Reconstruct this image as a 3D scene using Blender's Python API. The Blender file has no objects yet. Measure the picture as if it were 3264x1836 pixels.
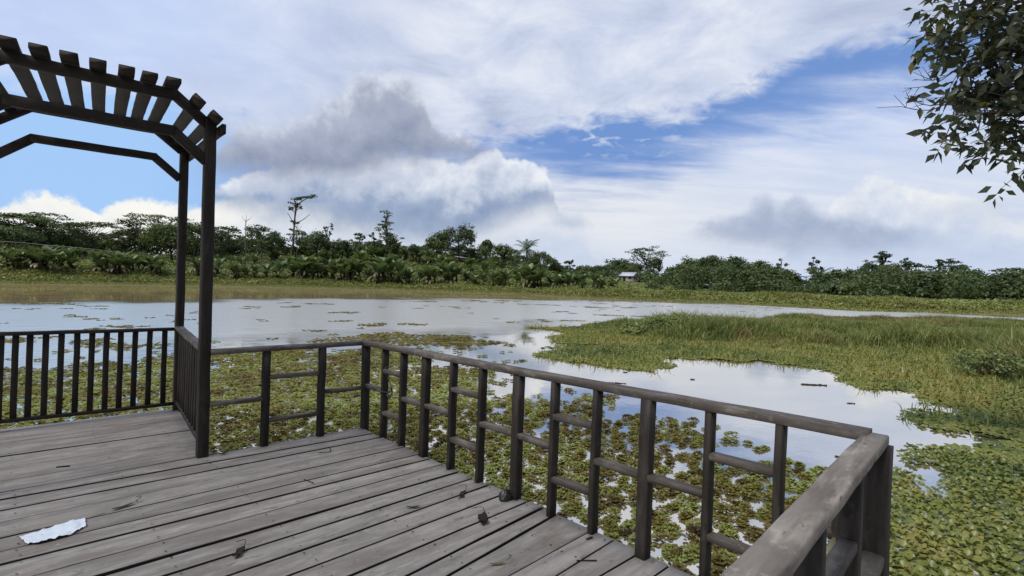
import bpy, math
import numpy as np
from math import radians, pi, sin, cos, tan, atan2, hypot
from mathutils import Matrix, Vector

S = bpy.context.scene
C = S.collection
rng = np.random.default_rng(7)

# ------------------------------------------------------------------ camera
FPX, PIT, ROL, YAW = 1703.6, -0.0125209, 0.0274287, 0.7632115
EYE = np.array([-2.70077504, -3.26552858, 1.60444878])
def _axes():
    cp, sp, c, s = cos(PIT), sin(PIT), cos(YAW), sin(YAW)
    fw = np.array([s*cp, c*cp, sp]); r = np.array([c, -s, 0.]); u = np.cross(r, fw)
    cr, sr = cos(ROL), sin(ROL)
    return cr*r+sr*u, -sr*r+cr*u, fw
RT, UP, FW = _axes()
cam = bpy.data.cameras.new('camera'); cam_o = bpy.data.objects.new('camera', cam); C.objects.link(cam_o)
cam.sensor_width = 36; cam.lens = FPX/3264*36; cam.clip_end = 6000; cam.clip_start = 0.05
M = Matrix.Identity(4)
for i in range(3):
    M[i][0], M[i][1], M[i][2], M[i][3] = RT[i], UP[i], -FW[i], EYE[i]
cam_o.matrix_world = M
S.camera = cam_o
K = 3264/2576
def ray(dx, dy):                     # direction of a point of the 2576x1449 reading of the photograph
    d = RT*((dx*K-1632)/FPX) - UP*((dy*K-918)/FPX) + FW
    return d/np.linalg.norm(d)
def on_z(dx, dy, z):                 # where that direction meets a level surface
    d = ray(dx, dy); t = (z-EYE[2])/d[2]
    return EYE + d*t
def uv(dx, dy):                      # azimuth from the heading and elevation
    d = ray(dx, dy)
    a = atan2(d[0], d[1])-YAW
    return a, math.asin(d[2])

def lin(r, g, b):
    f = lambda c: c/12.92 if c <= .04045 else ((c+.055)/1.055)**2.4
    return (f(r/255), f(g/255), f(b/255), 1)

# ------------------------------------------------------------------ view
S.view_settings.view_transform = 'Standard'; S.view_settings.look = 'None'
S.view_settings.exposure = 0; S.view_settings.gamma = 1
S.cycles.max_bounces = 6; S.cycles.transparent_max_bounces = 4

# ------------------------------------------------------------------ sun
SUN_AZ, SUN_EL = YAW-radians(132), radians(55)
sun = bpy.data.lights.new('sun', 'SUN'); sun_o = bpy.data.objects.new('sun', sun); C.objects.link(sun_o)
sun.energy = 3.0; sun.angle = radians(22); sun.color = (1, .935, .85)
sd = Vector((sin(SUN_AZ)*cos(SUN_EL), cos(SUN_AZ)*cos(SUN_EL), sin(SUN_EL)))
sun_o.rotation_euler = sd.to_track_quat('Z', 'Y').to_euler()
sun_o.location = (-20, 0, 40)

# ------------------------------------------------------------------ world: sky and clouds by direction
world = bpy.data.worlds.new('World'); S.world = world; world.use_nodes = True
class G:
    def __init__(s, tree): s.t = tree; s.n = tree.nodes; s.l = tree.links
    def new(s, typ, **kw):
        n = s.n.new(typ)
        for k, v in kw.items(): setattr(n, k, v)
        return n
    def put(s, sock, v):
        if isinstance(v, bpy.types.NodeSocket): s.l.new(v, sock)
        elif v is not None: sock.default_value = v
    def m(s, op, a, b=None, c=None, clamp=False):
        n = s.new('ShaderNodeMath', operation=op, use_clamp=clamp)
        for i, v in enumerate((a, b, c)):
            if v is not None: s.put(n.inputs[i], v)
        return n.outputs[0]
    def vm(s, op, a, b=None, scale=None):
        n = s.new('ShaderNodeVectorMath', operation=op)
        s.put(n.inputs[0], a)
        if b is not None: s.put(n.inputs[1], b)
        if scale is not None: s.put(n.inputs['Scale'], scale)
        return n.outputs['Value'] if op in ('LENGTH', 'DOT_PRODUCT') else n.outputs[0]
    def ss(s, x, lo, hi, a=0., b=1.):
        n = s.new('ShaderNodeMapRange', interpolation_type='SMOOTHSTEP')
        for i, v in enumerate((x, lo, hi, a, b)): s.put(n.inputs[i], v)
        return n.outputs[0]
    def lr(s, x, lo, hi, a=0., b=1.):
        n = s.new('ShaderNodeMapRange')
        for i, v in enumerate((x, lo, hi, a, b)): s.put(n.inputs[i], v)
        return n.outputs[0]
    def noise(s, vec, scale, detail=6, rough=.55, dist=0., out=0):
        n = s.new('ShaderNodeTexNoise'); s.put(n.inputs['Vector'], vec)
        n.inputs['Scale'].default_value = scale; n.inputs['Detail'].default_value = detail
        n.inputs['Roughness'].default_value = rough; n.inputs['Distortion'].default_value = dist
        return n.outputs[out]
    def mix(s, f, a, b, blend='MIX'):
        n = s.new('ShaderNodeMix', data_type='RGBA', blend_type=blend)
        s.put(n.inputs[0], f); s.put(n.inputs[6], a); s.put(n.inputs[7], b)
        return n.outputs[2]
    def ramp(s, x, pts, interp='LINEAR'):
        n = s.new('ShaderNodeValToRGB'); s.put(n.inputs[0], x); e = n.color_ramp.elements
        n.color_ramp.interpolation = interp
        while len(e) < len(pts): e.new(.5)
        for q, (p, c) in zip(e, pts): q.position = p; q.color = c
        return n.outputs[0]
    def curve(s, x, pts):
        n = s.new('ShaderNodeFloatCurve'); s.put(n.inputs['Value'], x)
        cv = n.mapping.curves[0]
        pts = sorted(pts)
        while len(cv.points) < len(pts): cv.points.new(.5, .5)
        for q, (a, b) in zip(cv.points, pts): q.location = (a, b)
        n.mapping.update()
        return n.outputs[0]

def build_sky():
    g = G(world.node_tree); g.n.clear()
    tc = g.new('ShaderNodeTexCoord').outputs['Generated']
    vr = g.new('ShaderNodeVectorRotate', rotation_type='Z_AXIS'); g.put(vr.inputs['Vector'], tc)
    vr.inputs['Angle'].default_value = YAW
    d = vr.outputs[0]
    warp = g.noise(d, 7., 3, .5, out=1)
    wv = g.vm('SCALE', g.vm('SUBTRACT', warp, (.5, .5, .5)), scale=.05)
    warp2 = g.noise(d, 22., 4, .6, out=1)
    wv2 = g.vm('SCALE', g.vm('SUBTRACT', warp2, (.5, .5, .5)), scale=.022)
    dw = g.vm('ADD', g.vm('ADD', d, wv), wv2)
    def uvof(v):
        sp = g.new('ShaderNodeSeparateXYZ'); g.put(sp.inputs[0], v)
        u = g.m('ARCTAN2', sp.outputs[0], sp.outputs[1])
        r = g.m('SQRT', g.m('ADD', g.m('MULTIPLY', sp.outputs[0], sp.outputs[0]), g.m('MULTIPLY', sp.outputs[1], sp.outputs[1])))
        return u, g.m('ARCTAN2', sp.outputs[2], r), sp
    u0, v0, sp0 = uvof(d)
    u, v, _ = uvof(dw)
    x = g.lr(u, -1.3, 1.3)
    def crv(pts, ends=None):
        q = []
        for px, py in pts:
            a, e = uv(px, py); q.append(((a+1.3)/2.6, max(0., min(1., e/.9))))
        if ends is not None: q = [(max(0., q[0][0]-.035), max(0., q[0][1]-ends))] + q + [(min(1., q[-1][0]+.035), max(0., q[-1][1]-ends))]
        else: q = [(0., q[0][1])] + q + [(1., q[-1][1])]
        return g.m('MULTIPLY', g.curve(x, q), .9)
    # flat-layer coordinates for the high cloud
    zz = g.m('ADD', g.m('MAXIMUM', sp0.outputs[2], 0.), .16)
    cb = g.new('ShaderNodeCombineXYZ'); g.put(cb.inputs[0], g.m('DIVIDE', sp0.outputs[0], zz)); g.put(cb.inputs[1], g.m('DIVIDE', sp0.outputs[1], zz))
    flat = cb.outputs[0]
    n_sheet = g.noise(flat, 2.6, 9, .62, .35)
    n_fine = g.noise(flat, 9., 7, .6, .5)
    n_big = g.noise(d, 2.3, 3, .5)
    st = g.new('ShaderNodeMapping'); g.put(st.inputs['Vector'], flat); st.inputs['Rotation'].default_value = (0, 0, -.5); st.inputs['Scale'].default_value = (1, 3.2, 1)
    n_str = g.noise(st.outputs[0], 1.6, 8, .6, .3)
    # the clear blue
    sky = g.new('ShaderNodeTexSky', sky_type='NISHITA'); sky.sun_disc = False
    sky.sun_elevation = SUN_EL; sky.sun_rotation = SUN_AZ; sky.air_density = 1.0; sky.dust_density = .6
    blue = g.mix(1., sky.outputs[0], (.62, .74, .86, 1), 'MULTIPLY')
    paleblue = tuple(c*10 for c in lin(168, 206, 252)[:3])+(1,)
    deepblue = tuple(c*10 for c in lin(116, 152, 212)[:3])+(1,)
    leftness = g.ss(u0, -.62, -.28, 1., 0.)
    blue = g.mix(.94, blue, g.mix(leftness, deepblue, paleblue))
    L = lambda r, gg, b: tuple(c*10 for c in lin(r, gg, b)[:3])+(1,)
    # thin veil below the blue band and towards the horizon
    veil_c = g.mix(g.ss(v0, .10, .34), g.mix(g.ss(u0, .1, .6), L(228, 231, 236), L(210, 220, 238)), L(186, 205, 243))
    veil_c = g.mix(g.ss(n_str, .35, .75, 0., .55), veil_c, L(236, 239, 246))
    hz = g.ss(v0, .0, .12, 1., 0.)
    veil_c = g.mix(g.m('MULTIPLY', hz, .75), veil_c, L(203, 216, 238))
    band_lo = crv([(1150, 400), (1300, 425), (1450, 455), (1600, 452), (1750, 395), (1900, 330), (2050, 290), (2200, 250), (2400, 215), (2576, 190)])
    veil = g.ss(g.m('ADD', g.m('SUBTRACT', band_lo, v), g.m('MULTIPLY', g.m('SUBTRACT', n_str, .5), .15)), -.060, .058)
    # patch of open sky at the left
    ldist = g.m('ADD', g.m('POWER', g.m('DIVIDE', g.m('SUBTRACT', u, uv(200, 400)[0]), .34), 2.), g.m('POWER', g.m('DIVIDE', g.m('SUBTRACT', v, uv(200, 400)[1]), .145), 2.))
    lopen = g.ss(g.m('ADD', ldist, g.m('MULTIPLY', g.m('SUBTRACT', n_str, .5), 1.9)), .45, 1.45, 1., 0.)
    veil = g.m('MULTIPLY', veil, g.m('SUBTRACT', 1., lopen))
    veil = g.m('MULTIPLY', veil, g.ss(u0, -.55, -.2, .9, 1.))
    col = g.mix(veil, blue, veil_c)
    # the high sheet: everything above a line that climbs to the right
    edge = crv([(0, 215), (300, 250), (560, 300), (900, 380), (1130, 372), (1260, 362), (1400, 332), (1560, 318), (1700, 318), (1800, 280), (1880, 232), (1960, 190), (2100, 150), (2250, 112), (2400, 80), (2576, 40)])
    dsh = g.m('ADD', g.m('SUBTRACT', v, edge), g.m('MULTIPLY', g.m('SUBTRACT', n_fine, .5), .10))
    sheet = g.ss(dsh, -.012, .034)
    flk = g.m('MULTIPLY', g.ss(n_fine, .54, .66), g.ss(g.m('SUBTRACT', v, edge), -.085, -.01))
    flk = g.m('MULTIPLY', flk, g.m('MULTIPLY', g.ss(u0, .08, .16), g.ss(u0, .26, .36, 1., 0.)))
    sheet = g.m('MAXIMUM', sheet, g.m('MULTIPLY', flk, .75))
    sheet = g.m('MULTIPLY', sheet, g.lr(g.ss(u0, -.5, -.1), 0., 1., .86, .97))
    sc = g.ramp(n_sheet, [(.30, L(183, 194, 219)), (.45, L(206, 215, 236)), (.55, L(222, 228, 242)), (.68, L(240, 243, 250))])
    sc = g.mix(g.ss(u0, -.2, -.65, 0., .75), sc, g.mix(n_str, L(184, 204, 247), L(214, 224, 250)))
    sc = g.mix(g.ss(n_big, .5, .68, 0., .28), sc, L(188, 200, 228))
    col = g.mix(sheet, col, sc)
    nz = g.m('SUBTRACT', g.noise(d, 13., 8, .60, .1), .5)
    nz2 = g.m('SUBTRACT', g.noise(d, 34., 6, .62), .5)
    up = g.vm('ADD', d, (-.010, 0., .022))
    emb = g.m('ADD', g.m('SUBTRACT', nz, g.m('SUBTRACT', g.noise(up, 13., 8, .60, .1), .5)), g.m('MULTIPLY', g.m('SUBTRACT', nz2, g.m('SUBTRACT', g.noise(up, 34., 6, .62), .5)), .5))
    def cumulus(col, top, bot, ramp, st=.02, sb=.05, amp=.05, alpha=1., hn=.9, gap=0.):
        vt = crv(top, .16); vb = crv(bot)
        e = g.m('ADD', g.m('MULTIPLY', nz, amp*1.6), g.m('MULTIPLY', nz2, amp*.8))
        mt = g.ss(g.m('ADD', g.m('SUBTRACT', vt, v), e), -st*.3, st)
        mb = g.ss(g.m('ADD', g.m('SUBTRACT', v, vb), g.m('MULTIPLY', nz, amp)), -sb*.5, sb*.5)
        mk = g.m('MULTIPLY', g.m('MULTIPLY', mt, mb), alpha)
        h = g.m('DIVIDE', g.m('SUBTRACT', v, vb), g.m('MAXIMUM', g.m('SUBTRACT', vt, vb), .03))
        h = g.m('ADD', h, g.m('ADD', g.m('MULTIPLY', nz, hn*.55), g.m('MULTIPLY', emb, hn*1.6)))
        return g.mix(mk, col, g.ramp(h, ramp))
    cream = [(0., L(226, 231, 238)), (.5, L(240, 241, 240)), (1., L(250, 249, 243))]
    grey = [(0., L(146, 161, 190)), (.45, L(163, 177, 203)), (.85, L(190, 201, 221)), (1., L(218, 226, 238))]
    # bright cloud low on the left
    col = cumulus(col, [(-60, 540), (0, 520), (30, 480), (90, 462), (170, 470), (215, 492), (235, 520)], [(-60, 640), (235, 640)], cream, .010, .05, .04)
    col = cumulus(col, [(280, 520), (330, 500), (420, 515), (540, 500), (600, 484), (660, 492), (760, 500), (830, 505), (900, 520), (960, 550), (1000, 590)], [(280, 660), (1000, 660)], cream, .010, .05, .035)
    # far pale bank along the horizon, middle
    col = cumulus(col, [(560, 560), (760, 520), (900, 545), (1000, 560), (1150, 590), (1300, 560), (1420, 545), (1500, 590)], [(560, 690), (1500, 720)], [(0, L(205, 217, 238)), (.6, L(196, 208, 230)), (1, L(214, 222, 236))], .06, .05, .04, .8)
    # grey-based cumulus bank in the middle
    col = cumulus(col, [(600, 440), (680, 415), (800, 405), (900, 392), (1000, 386), (1100, 392), (1180, 402), (1215, 378), (1250, 382), (1275, 405), (1320, 405), (1350, 425), (1385, 465), (1392, 500)],
                  [(600, 505), (700, 520), (820, 535), (950, 565), (1050, 592), (1180, 590), (1290, 550), (1392, 515)],
                  [(0., L(136, 157, 189)), (.28, L(156, 172, 200)), (.52, L(190, 201, 220)), (.85, L(222, 228, 240)), (1., L(238, 241, 247))], .010, .06, .040, .97, .6)
    col = cumulus(col, [(700, 490), (850, 478), (1000, 500), (1080, 520), (1150, 560)], [(700, 540), (900, 560), (1150, 600)], [(0, L(138, 158, 190)), (1, L(160, 176, 204))], .05, .06, .05, .85)
    # the dark cloud in front of it, with a paler skirt round it
    col = cumulus(col, [(480, 330), (560, 260), (700, 215), (830, 190), (950, 160), (1060, 200), (1130, 290), (1230, 340)], [(480, 400), (620, 440), (800, 455), (1000, 430), (1230, 400)],
                  [(0., L(168, 178, 202)), (.5, L(188, 197, 219)), (1., L(208, 216, 236))], .10, .09, .05, .5, .5)
    col = cumulus(col, [(560, 345), (620, 300), (700, 290), (790, 262), (850, 232), (890, 196), (950, 176), (1010, 172), (1045, 200), (1065, 240), (1085, 290), (1160, 318), (1210, 350)],
                  [(560, 400), (640, 425), (760, 440), (860, 430), (950, 402), (1060, 396), (1210, 384)],
                  [(0., L(138, 149, 174)), (.3, L(156, 165, 187)), (.65, L(172, 180, 199)), (1., L(216, 222, 235))], .020, .045, .052, .98, .55)
    col = cumulus(col, [(360, 150), (430, 110), (540, 120), (620, 150), (660, 190)], [(360, 170), (500, 205), (660, 215)], [(0, L(178, 188, 214)), (1, L(205, 213, 235))], .09, .08, .06, .6)
    col = cumulus(col, [(530, 240), (700, 215), (820, 240), (880, 260)], [(530, 330), (700, 330), (880, 300)], [(0, L(196, 206, 228)), (1, L(214, 222, 240))], .08, .08, .06, .7)
    # right: white towers, then grey clouds
    col = cumulus(col, [(2090, 520), (2160, 470), (2230, 440), (2300, 450), (2350, 470), (2440, 500), (2500, 545), (2620, 560)], [(2090, 640), (2620, 660)], [(0, L(182, 198, 226)), (.5, L(206, 216, 234)), (1, L(240, 242, 243))], .014, .12, .04, .85, .7)
    col = cumulus(col, [(1765, 570), (1830, 540), (1890, 500), (1920, 475), (1975, 498), (2010, 478), (2050, 500), (2110, 525), (2200, 530), (2270, 555), (2330, 575)], [(1765, 580), (1850, 592), (2000, 612), (2150, 608), (2330, 598)], grey, .022, .06, .034, .88, .6)
    col = cumulus(col, [(1390, 545), (1420, 524), (1450, 532), (1470, 550)], [(1390, 556), (1470, 558)], [(0, L(166, 182, 210)), (1, L(188, 200, 222))], .03, .03, .03, .8)
    col = cumulus(col, [(2390, 505), (2440, 496), (2500, 510), (2620, 520)], [(2390, 530), (2500, 540), (2620, 560)], [(0, L(170, 186, 216)), (1, L(196, 208, 230))], .05, .05, .04, .75)
    back = g.ss(g.m('ABSOLUTE', u0), 1.05, 1.7, 1., .42)      # unseen sky behind the viewer, dimmed to darken the near post faces
    back = g.m('MAXIMUM', back, g.ss(v0, .75, 1.15))
    col = g.mix(1., col, back, 'MULTIPLY')
    bg = g.new('ShaderNodeBackground'); g.put(bg.inputs[0], col); bg.inputs[1].default_value = .1
    out = g.new('ShaderNodeOutputWorld'); g.l.new(bg.outputs[0], out.inputs[0])
build_sky()

# ------------------------------------------------------------------ helpers: meshes and objects
class MB:
    """collects vertices and faces of one mesh"""
    def __init__(s): s.v = []; s.q = []; s.t = []; s.a = []; s.gr = []; s.n = 0
    def add(s, v, quads=None, tris=None, tint=.5, gr=None):
        v = np.asarray(v, float).reshape(-1, 3); k = len(v)
        if quads is not None and len(quads): s.q.append(np.asarray(quads, int).reshape(-1, 4)+s.n)
        if tris is not None and len(tris): s.t.append(np.asarray(tris, int).reshape(-1, 3)+s.n)
        s.v.append(v); s.a.append(np.broadcast_to(np.asarray(tint, float), (k,)))
        s.gr.append(v if gr is None else np.asarray(gr, float)); s.n += k
    def mesh(s, name, mat, smooth=False):
        me = bpy.data.meshes.new(name)
        V = np.concatenate(s.v); Q = np.concatenate(s.q) if s.q else np.zeros((0, 4), int); T = np.concatenate(s.t) if s.t else np.zeros((0, 3), int)
        me.vertices.add(len(V)); me.vertices.foreach_set('co', V.astype(np.float32).ravel())
        loops = np.concatenate([Q.ravel(), T.ravel()]).astype(np.int32)
        me.loops.add(len(loops)); me.loops.foreach_set('vertex_index', loops)
        st = np.concatenate([np.arange(len(Q))*4, len(Q)*4+np.arange(len(T))*3]).astype(np.int32)
        me.polygons.add(len(st)); me.polygons.foreach_set('loop_start', st)
        if smooth: me.polygons.foreach_set('use_smooth', np.ones(len(st), bool))
        me.update(calc_edges=True)
        at = me.attributes.new('tint', 'FLOAT', 'POINT'); at.data.foreach_set('value', np.concatenate(s.a).astype(np.float32))
        at = me.attributes.new('gr', 'FLOAT_VECTOR', 'POINT'); at.data.foreach_set('vector', np.concatenate(s.gr).astype(np.float32).ravel())
        if mat: me.materials.append(mat)
        return me
    def obj(s, name, mat, parent=None, smooth=False, loc=None):
        if loc is not None: s.v = [q-np.asarray(loc, float) for q in s.v]
        o = bpy.data.objects.new(name, s.mesh(name, mat, smooth)); C.objects.link(o)
        if loc is not None: o.location = loc
        if parent: o.parent = parent
        return o
def tag(o, label=None, cat=None, group=None, kind=None):
    if label: o['label'] = label
    if cat: o['category'] = cat
    if group: o['group'] = group
    if kind: o['kind'] = kind
    return o
def thing(name, label, cat, group=None, loc=(0, 0, 0)):
    o = bpy.data.objects.new(name, None); C.objects.link(o); o.location = loc; o.empty_display_size = .2
    return tag(o, label, cat, group)

def frame(d, up=(0, 0, 1)):
    d = np.asarray(d, float); d = d/np.linalg.norm(d)
    a = np.cross(d, up)
    if np.linalg.norm(a) < 1e-4: a = np.cross(d, (1, 0, 0))
    a /= np.linalg.norm(a); b = np.cross(a, d)
    return d, a, b
def bar(mb, p0, p1, w, h, up=(0, 0, 1), ch=.005, seg=.18, jit=.0012, tint=None):
    """a sawn timber: chamfered section w (across) by h (along up), from p0 to p1"""
    p0, p1 = np.asarray(p0, float), np.asarray(p1, float)
    d, a, b = frame(p1-p0, up); Ln = np.linalg.norm(p1-p0)
    W, H = w/2, h/2
    sec = np.array([(-W+ch, -H), (W-ch, -H), (W, -H+ch), (W, H-ch), (W-ch, H), (-W+ch, H), (-W, H-ch), (-W, -H+ch)])
    n = max(2, int(Ln/seg)+1)
    tt = np.linspace(0, 1, n); off = rng.uniform(0, 50, 3); tint = rng.uniform(.3, .7) if tint is None else tint
    V = []; GR = []
    wob = rng.normal(0, jit, (n, 2))
    for i, t in enumerate(tt):
        s2 = sec*(1+rng.normal(0, jit*4)) + wob[i]
        V.append(p0+d*Ln*t + s2[:, :1]*a + s2[:, 1:]*b)
        GR.append(np.c_[np.full(8, Ln*t), sec]+off)
    V = np.concatenate(V); GR = np.concatenate(GR)
    Q = []
    for i in range(n-1):
        for j in range(8): Q.append((i*8+j, i*8+(j+1) % 8, (i+1)*8+(j+1) % 8, (i+1)*8+j))
    e = (n-1)*8
    Q += [(3, 2, 1, 0), (7, 4, 3, 0), (7, 6, 5, 4)] + [(e, e+1, e+2, e+3), (e, e+3, e+4, e+7), (e+4, e+5, e+6, e+7)]
    mb.add(V, Q, tint=tint, gr=GR)
def tube(mb, pts, rad, k=6, tint=.5, cap=True):
    pts = np.asarray(pts, float); n = len(pts); rad = np.broadcast_to(np.asarray(rad, float), (n,))
    V = []; a = None
    for i in range(n):
        d = pts[min(i+1, n-1)]-pts[max(i-1, 0)]; d = d/(np.linalg.norm(d)+1e-9)
        if a is None: a = np.cross(d, (.3, .9, .2))
        a = a-d*(a@d); a /= np.linalg.norm(a)+1e-9; b = np.cross(d, a)
        th = np.arange(k)*2*pi/k
        V.append(pts[i]+rad[i]*(np.cos(th)[:, None]*a+np.sin(th)[:, None]*b))
    Q = [(i*k+j, i*k+(j+1) % k, (i+1)*k+(j+1) % k, (i+1)*k+j) for i in range(n-1) for j in range(k)]
    T = []
    V.append(pts[:1]); V.append(pts[-1:])
    if cap:
        T = [(n*k, (j+1) % k, j) for j in range(k)]+[(n*k+1, (n-1)*k+j, (n-1)*k+(j+1) % k) for j in range(k)]
    mb.add(np.concatenate(V), Q, T, tint=tint)
def spline(pts, n):
    pts = np.asarray(pts, float); m = len(pts); out = []
    for t in np.linspace(0, m-1, n):
        i = min(int(t), m-2); f = t-i
        p = [pts[max(i-1, 0)], pts[i], pts[i+1], pts[min(i+2, m-1)]]
        out.append(.5*((2*p[1])+(-p[0]+p[2])*f+(2*p[0]-5*p[1]+4*p[2]-p[3])*f*f+(-p[0]+3*p[1]-3*p[2]+p[3])*f**3))
    return np.array(out)

# value noise
_T = rng.uniform(0, 1, (256, 256))
def vnoise(x, y):
    xi, yi = np.floor(x).astype(int), np.floor(y).astype(int); fx, fy = x-xi, y-yi
    fx = fx*fx*(3-2*fx); fy = fy*fy*(3-2*fy)
    a = _T[xi & 255, yi & 255]; b = _T[(xi+1) & 255, yi & 255]; c = _T[xi & 255, (yi+1) & 255]; d = _T[(xi+1) & 255, (yi+1) & 255]
    return a+(b-a)*fx+(c-a)*fy+(a-b-c+d)*fx*fy
def fbm(x, y, o=4):
    s = 0; am = 1; t = 0
    for i in range(o):
        s = s+am*vnoise(x*2**i+17.3*i, y*2**i+5.1*i); t += am; am *= .55
    return s/t
_q = np.sort(fbm(rng.uniform(0, 200, 20000), rng.uniform(0, 200, 20000)))
def fbm_u(x, y): return np.searchsorted(_q, fbm(x, y))/20000.

# ------------------------------------------------------------------ materials
def mat(name):
    m = bpy.data.materials.new(name); m.use_nodes = True; g = G(m.node_tree); g.n.clear()
    out = g.new('ShaderNodeOutputMaterial')
    return m, g, out
def attr(g, name, o='Fac'): 
    n = g.new('ShaderNodeAttribute'); n.attribute_name = name; return n.outputs[o]
def principled(g, out, col, rough=.7, spec=.3, bump=None, bd=.1, bs=.5):
    p = g.new('ShaderNodeBsdfPrincipled'); g.put(p.inputs['Base Color'], col); g.put(p.inputs['Roughness'], rough)
    p.inputs['Specular IOR Level'].default_value = spec
    if bump is not None:
        b = g.new('ShaderNodeBump'); b.inputs['Strength'].default_value = bs; b.inputs['Distance'].default_value = bd
        g.put(b.inputs['Height'], bump); g.l.new(b.outputs[0], p.inputs['Normal'])
    g.l.new(p.outputs[0], out.inputs[0]); return p
def c4(r, g, b): return (r, g, b, 1)
def wood(name, base, light, dark, spots=.3, rough=.75, moss=0., grain=(1.3, 34, 34), gk=1.):
    m, g, out = mat(name)
    gr = attr(g, 'gr', 'Vector'); ti = attr(g, 'tint')
    mp = g.new('ShaderNodeMapping'); g.put(mp.inputs['Vector'], gr); mp.inputs['Scale'].default_value = grain
    n1 = g.noise(mp.outputs[0], 1., 5, .6, .4)
    mp2 = g.new('ShaderNodeMapping'); g.put(mp2.inputs['Vector'], gr); mp2.inputs['Scale'].default_value = (3.5, 14, 14)
    n2 = g.noise(mp2.outputs[0], 1.3, 5, .6, .2)
    n3 = g.noise(gr, 2.1, 4, .55)
    col = g.mix(g.ss(n1, .30, .62, 1-gk, 1.), dark, base)
    col = g.mix(g.ss(n2, .46, .72, 0., .85), col, light)
    col = g.mix(g.ss(n3, .52, .74, 0., .5), col, dark)
    mp3 = g.new('ShaderNodeMapping'); g.put(mp3.inputs['Vector'], gr); mp3.inputs['Scale'].default_value = (9, 22, 22)
    vo = g.noise(mp3.outputs[0], 1., 2, .5)
    col = g.mix(g.ss(vo, .66, .72, 0., spots), col, tuple(c*.35 for c in dark[:3])+(1,))
    mp5 = g.new('ShaderNodeMapping'); g.put(mp5.inputs['Vector'], gr); mp5.inputs['Scale'].default_value = (.9, 3.2, 3.2)
    n6 = g.noise(mp5.outputs[0], 1.4, 5, .6, .5)
    col = g.mix(g.ss(n6, .47, .64, 0., .78*gk), col, tuple(c*k for c, k in zip(base[:3], (.60, .57, .54)))+(1,))
    n4 = g.noise(gr, 7., 5, .65); n5 = g.noise(gr, 26., 3, .6)
    col = g.mix(g.ss(n4, .5, .68, 0., .42*gk), col, tuple(c*.62 for c in base[:3])+(1,))
    col = g.mix(g.ss(n5, .60, .72, 0., .35*gk), col, tuple(c*1.25 for c in light[:3])+(1,))
    if name == 'deck_wood': col = g.mix(g.ss(ti, 0., .10, 1., 0.), col, c4(.016, .015, .013))      # dirty sawn edges, blackened further to paint in the gaps' shade
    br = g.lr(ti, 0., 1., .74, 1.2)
    col = g.mix(1., col, br, 'MULTIPLY')
    if moss:
        col = g.mix(g.m('MULTIPLY', g.ss(g.noise(gr, 5., 4, .6), .45, .65), moss), col, c4(.17, .17, .045))
    principled(g, out, col, rough, .25, g.m('ADD', g.m('MULTIPLY', n1, .7), n2), .003, .55)
    return m
def leaf(name, cols, trans=.25, rough=.55, gloss=.025):
    """foliage: colour differs from leaf clump to leaf clump (tint)"""
    m, g, out = mat(name)
    ti = attr(g, 'tint'); geo = g.new('ShaderNodeNewGeometry')
    nz = g.noise(geo.outputs['Position'], 1.7, 2, .5)
    t = g.m('ADD', ti, g.m('MULTIPLY', g.m('SUBTRACT', nz, .5), .35), clamp=True)
    col = g.ramp(t, [(i/(len(cols)-1), c) for i, c in enumerate(cols)])
    d = g.new('ShaderNodeBsdfDiffuse'); g.put(d.inputs[0], col)
    tr = g.new('ShaderNodeBsdfTranslucent'); g.put(tr.inputs[0], g.mix(.4, col, c4(.2, .26, .03)))
    mx = g.new('ShaderNodeMixShader'); mx.inputs[0].default_value = trans; g.l.new(d.outputs[0], mx.inputs[1]); g.l.new(tr.outputs[0], mx.inputs[2])
    gl = g.new('ShaderNodeBsdfGlossy'); gl.inputs['Roughness'].default_value = rough; gl.inputs[0].default_value = c4(.9, .95, 1)
    m2 = g.new('ShaderNodeMixShader'); m2.inputs[0].default_value = gloss
    g.l.new(mx.outputs[0], m2.inputs[1]); g.l.new(gl.outputs[0], m2.inputs[2]); g.l.new(m2.outputs[0], out.inputs[0])
    return m
def plain(name, col, rough=.6, spec=.3, var=.3, sc=6.):
    m, g, out = mat(name)
    n = g.noise(g.new('ShaderNodeTexCoord').outputs['Object'], sc, 5, .6)
    principled(g, out, g.mix(g.ss(n, .3, .7), tuple(c*(1-var) for c in col[:3])+(1,), col), rough, spec)
    return m

W_DECK = wood('deck_wood', c4(.228, .213, .200), c4(.290, .273, .255), c4(.140, .131, .124), .5, .72, 0., (.9, 16, 16), .9)
W_POST = wood('post_wood', c4(.034, .029, .026), c4(.058, .050, .045), c4(.018, .0155, .014), .5, .7)
W_RAIL = wood('rail_wood', c4(.105, .093, .083), c4(.215, .193, .172), c4(.044, .039, .035), .5, .72)
W_RAIL2 = wood('worn_rail_wood', c4(.180, .160, .141), c4(.31, .28, .248), c4(.082, .072, .063), .6, .75, 0., (2.2, 14, 14), .9)
W_MOSS = wood('mossy_wood', c4(.27, .25, .15), c4(.40, .37, .25), c4(.15, .14, .08), .5, .8, .55)
W_GAZ = wood('gazebo_wood', c4(.032, .026, .022), c4(.048, .040, .034), c4(.018, .015, .013), .3, .7)
BARK = plain('bark', c4(.16, .145, .12), .85, .1, .45, 9)
BARK_D = plain('dark_bark', c4(.07, .06, .05), .85, .1, .45, 9)
F_DARK = leaf('dark_foliage', [c4(.030, .048, .021), c4(.062, .094, .034), c4(.110, .145, .048)], .2)
F_MID = leaf('mid_foliage', [c4(.042, .066, .026), c4(.090, .128, .043), c4(.155, .192, .060)], .22)
F_LITE = leaf('light_foliage', [c4(.060, .085, .030), c4(.105, .140, .045), c4(.170, .195, .06)], .22)
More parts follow.
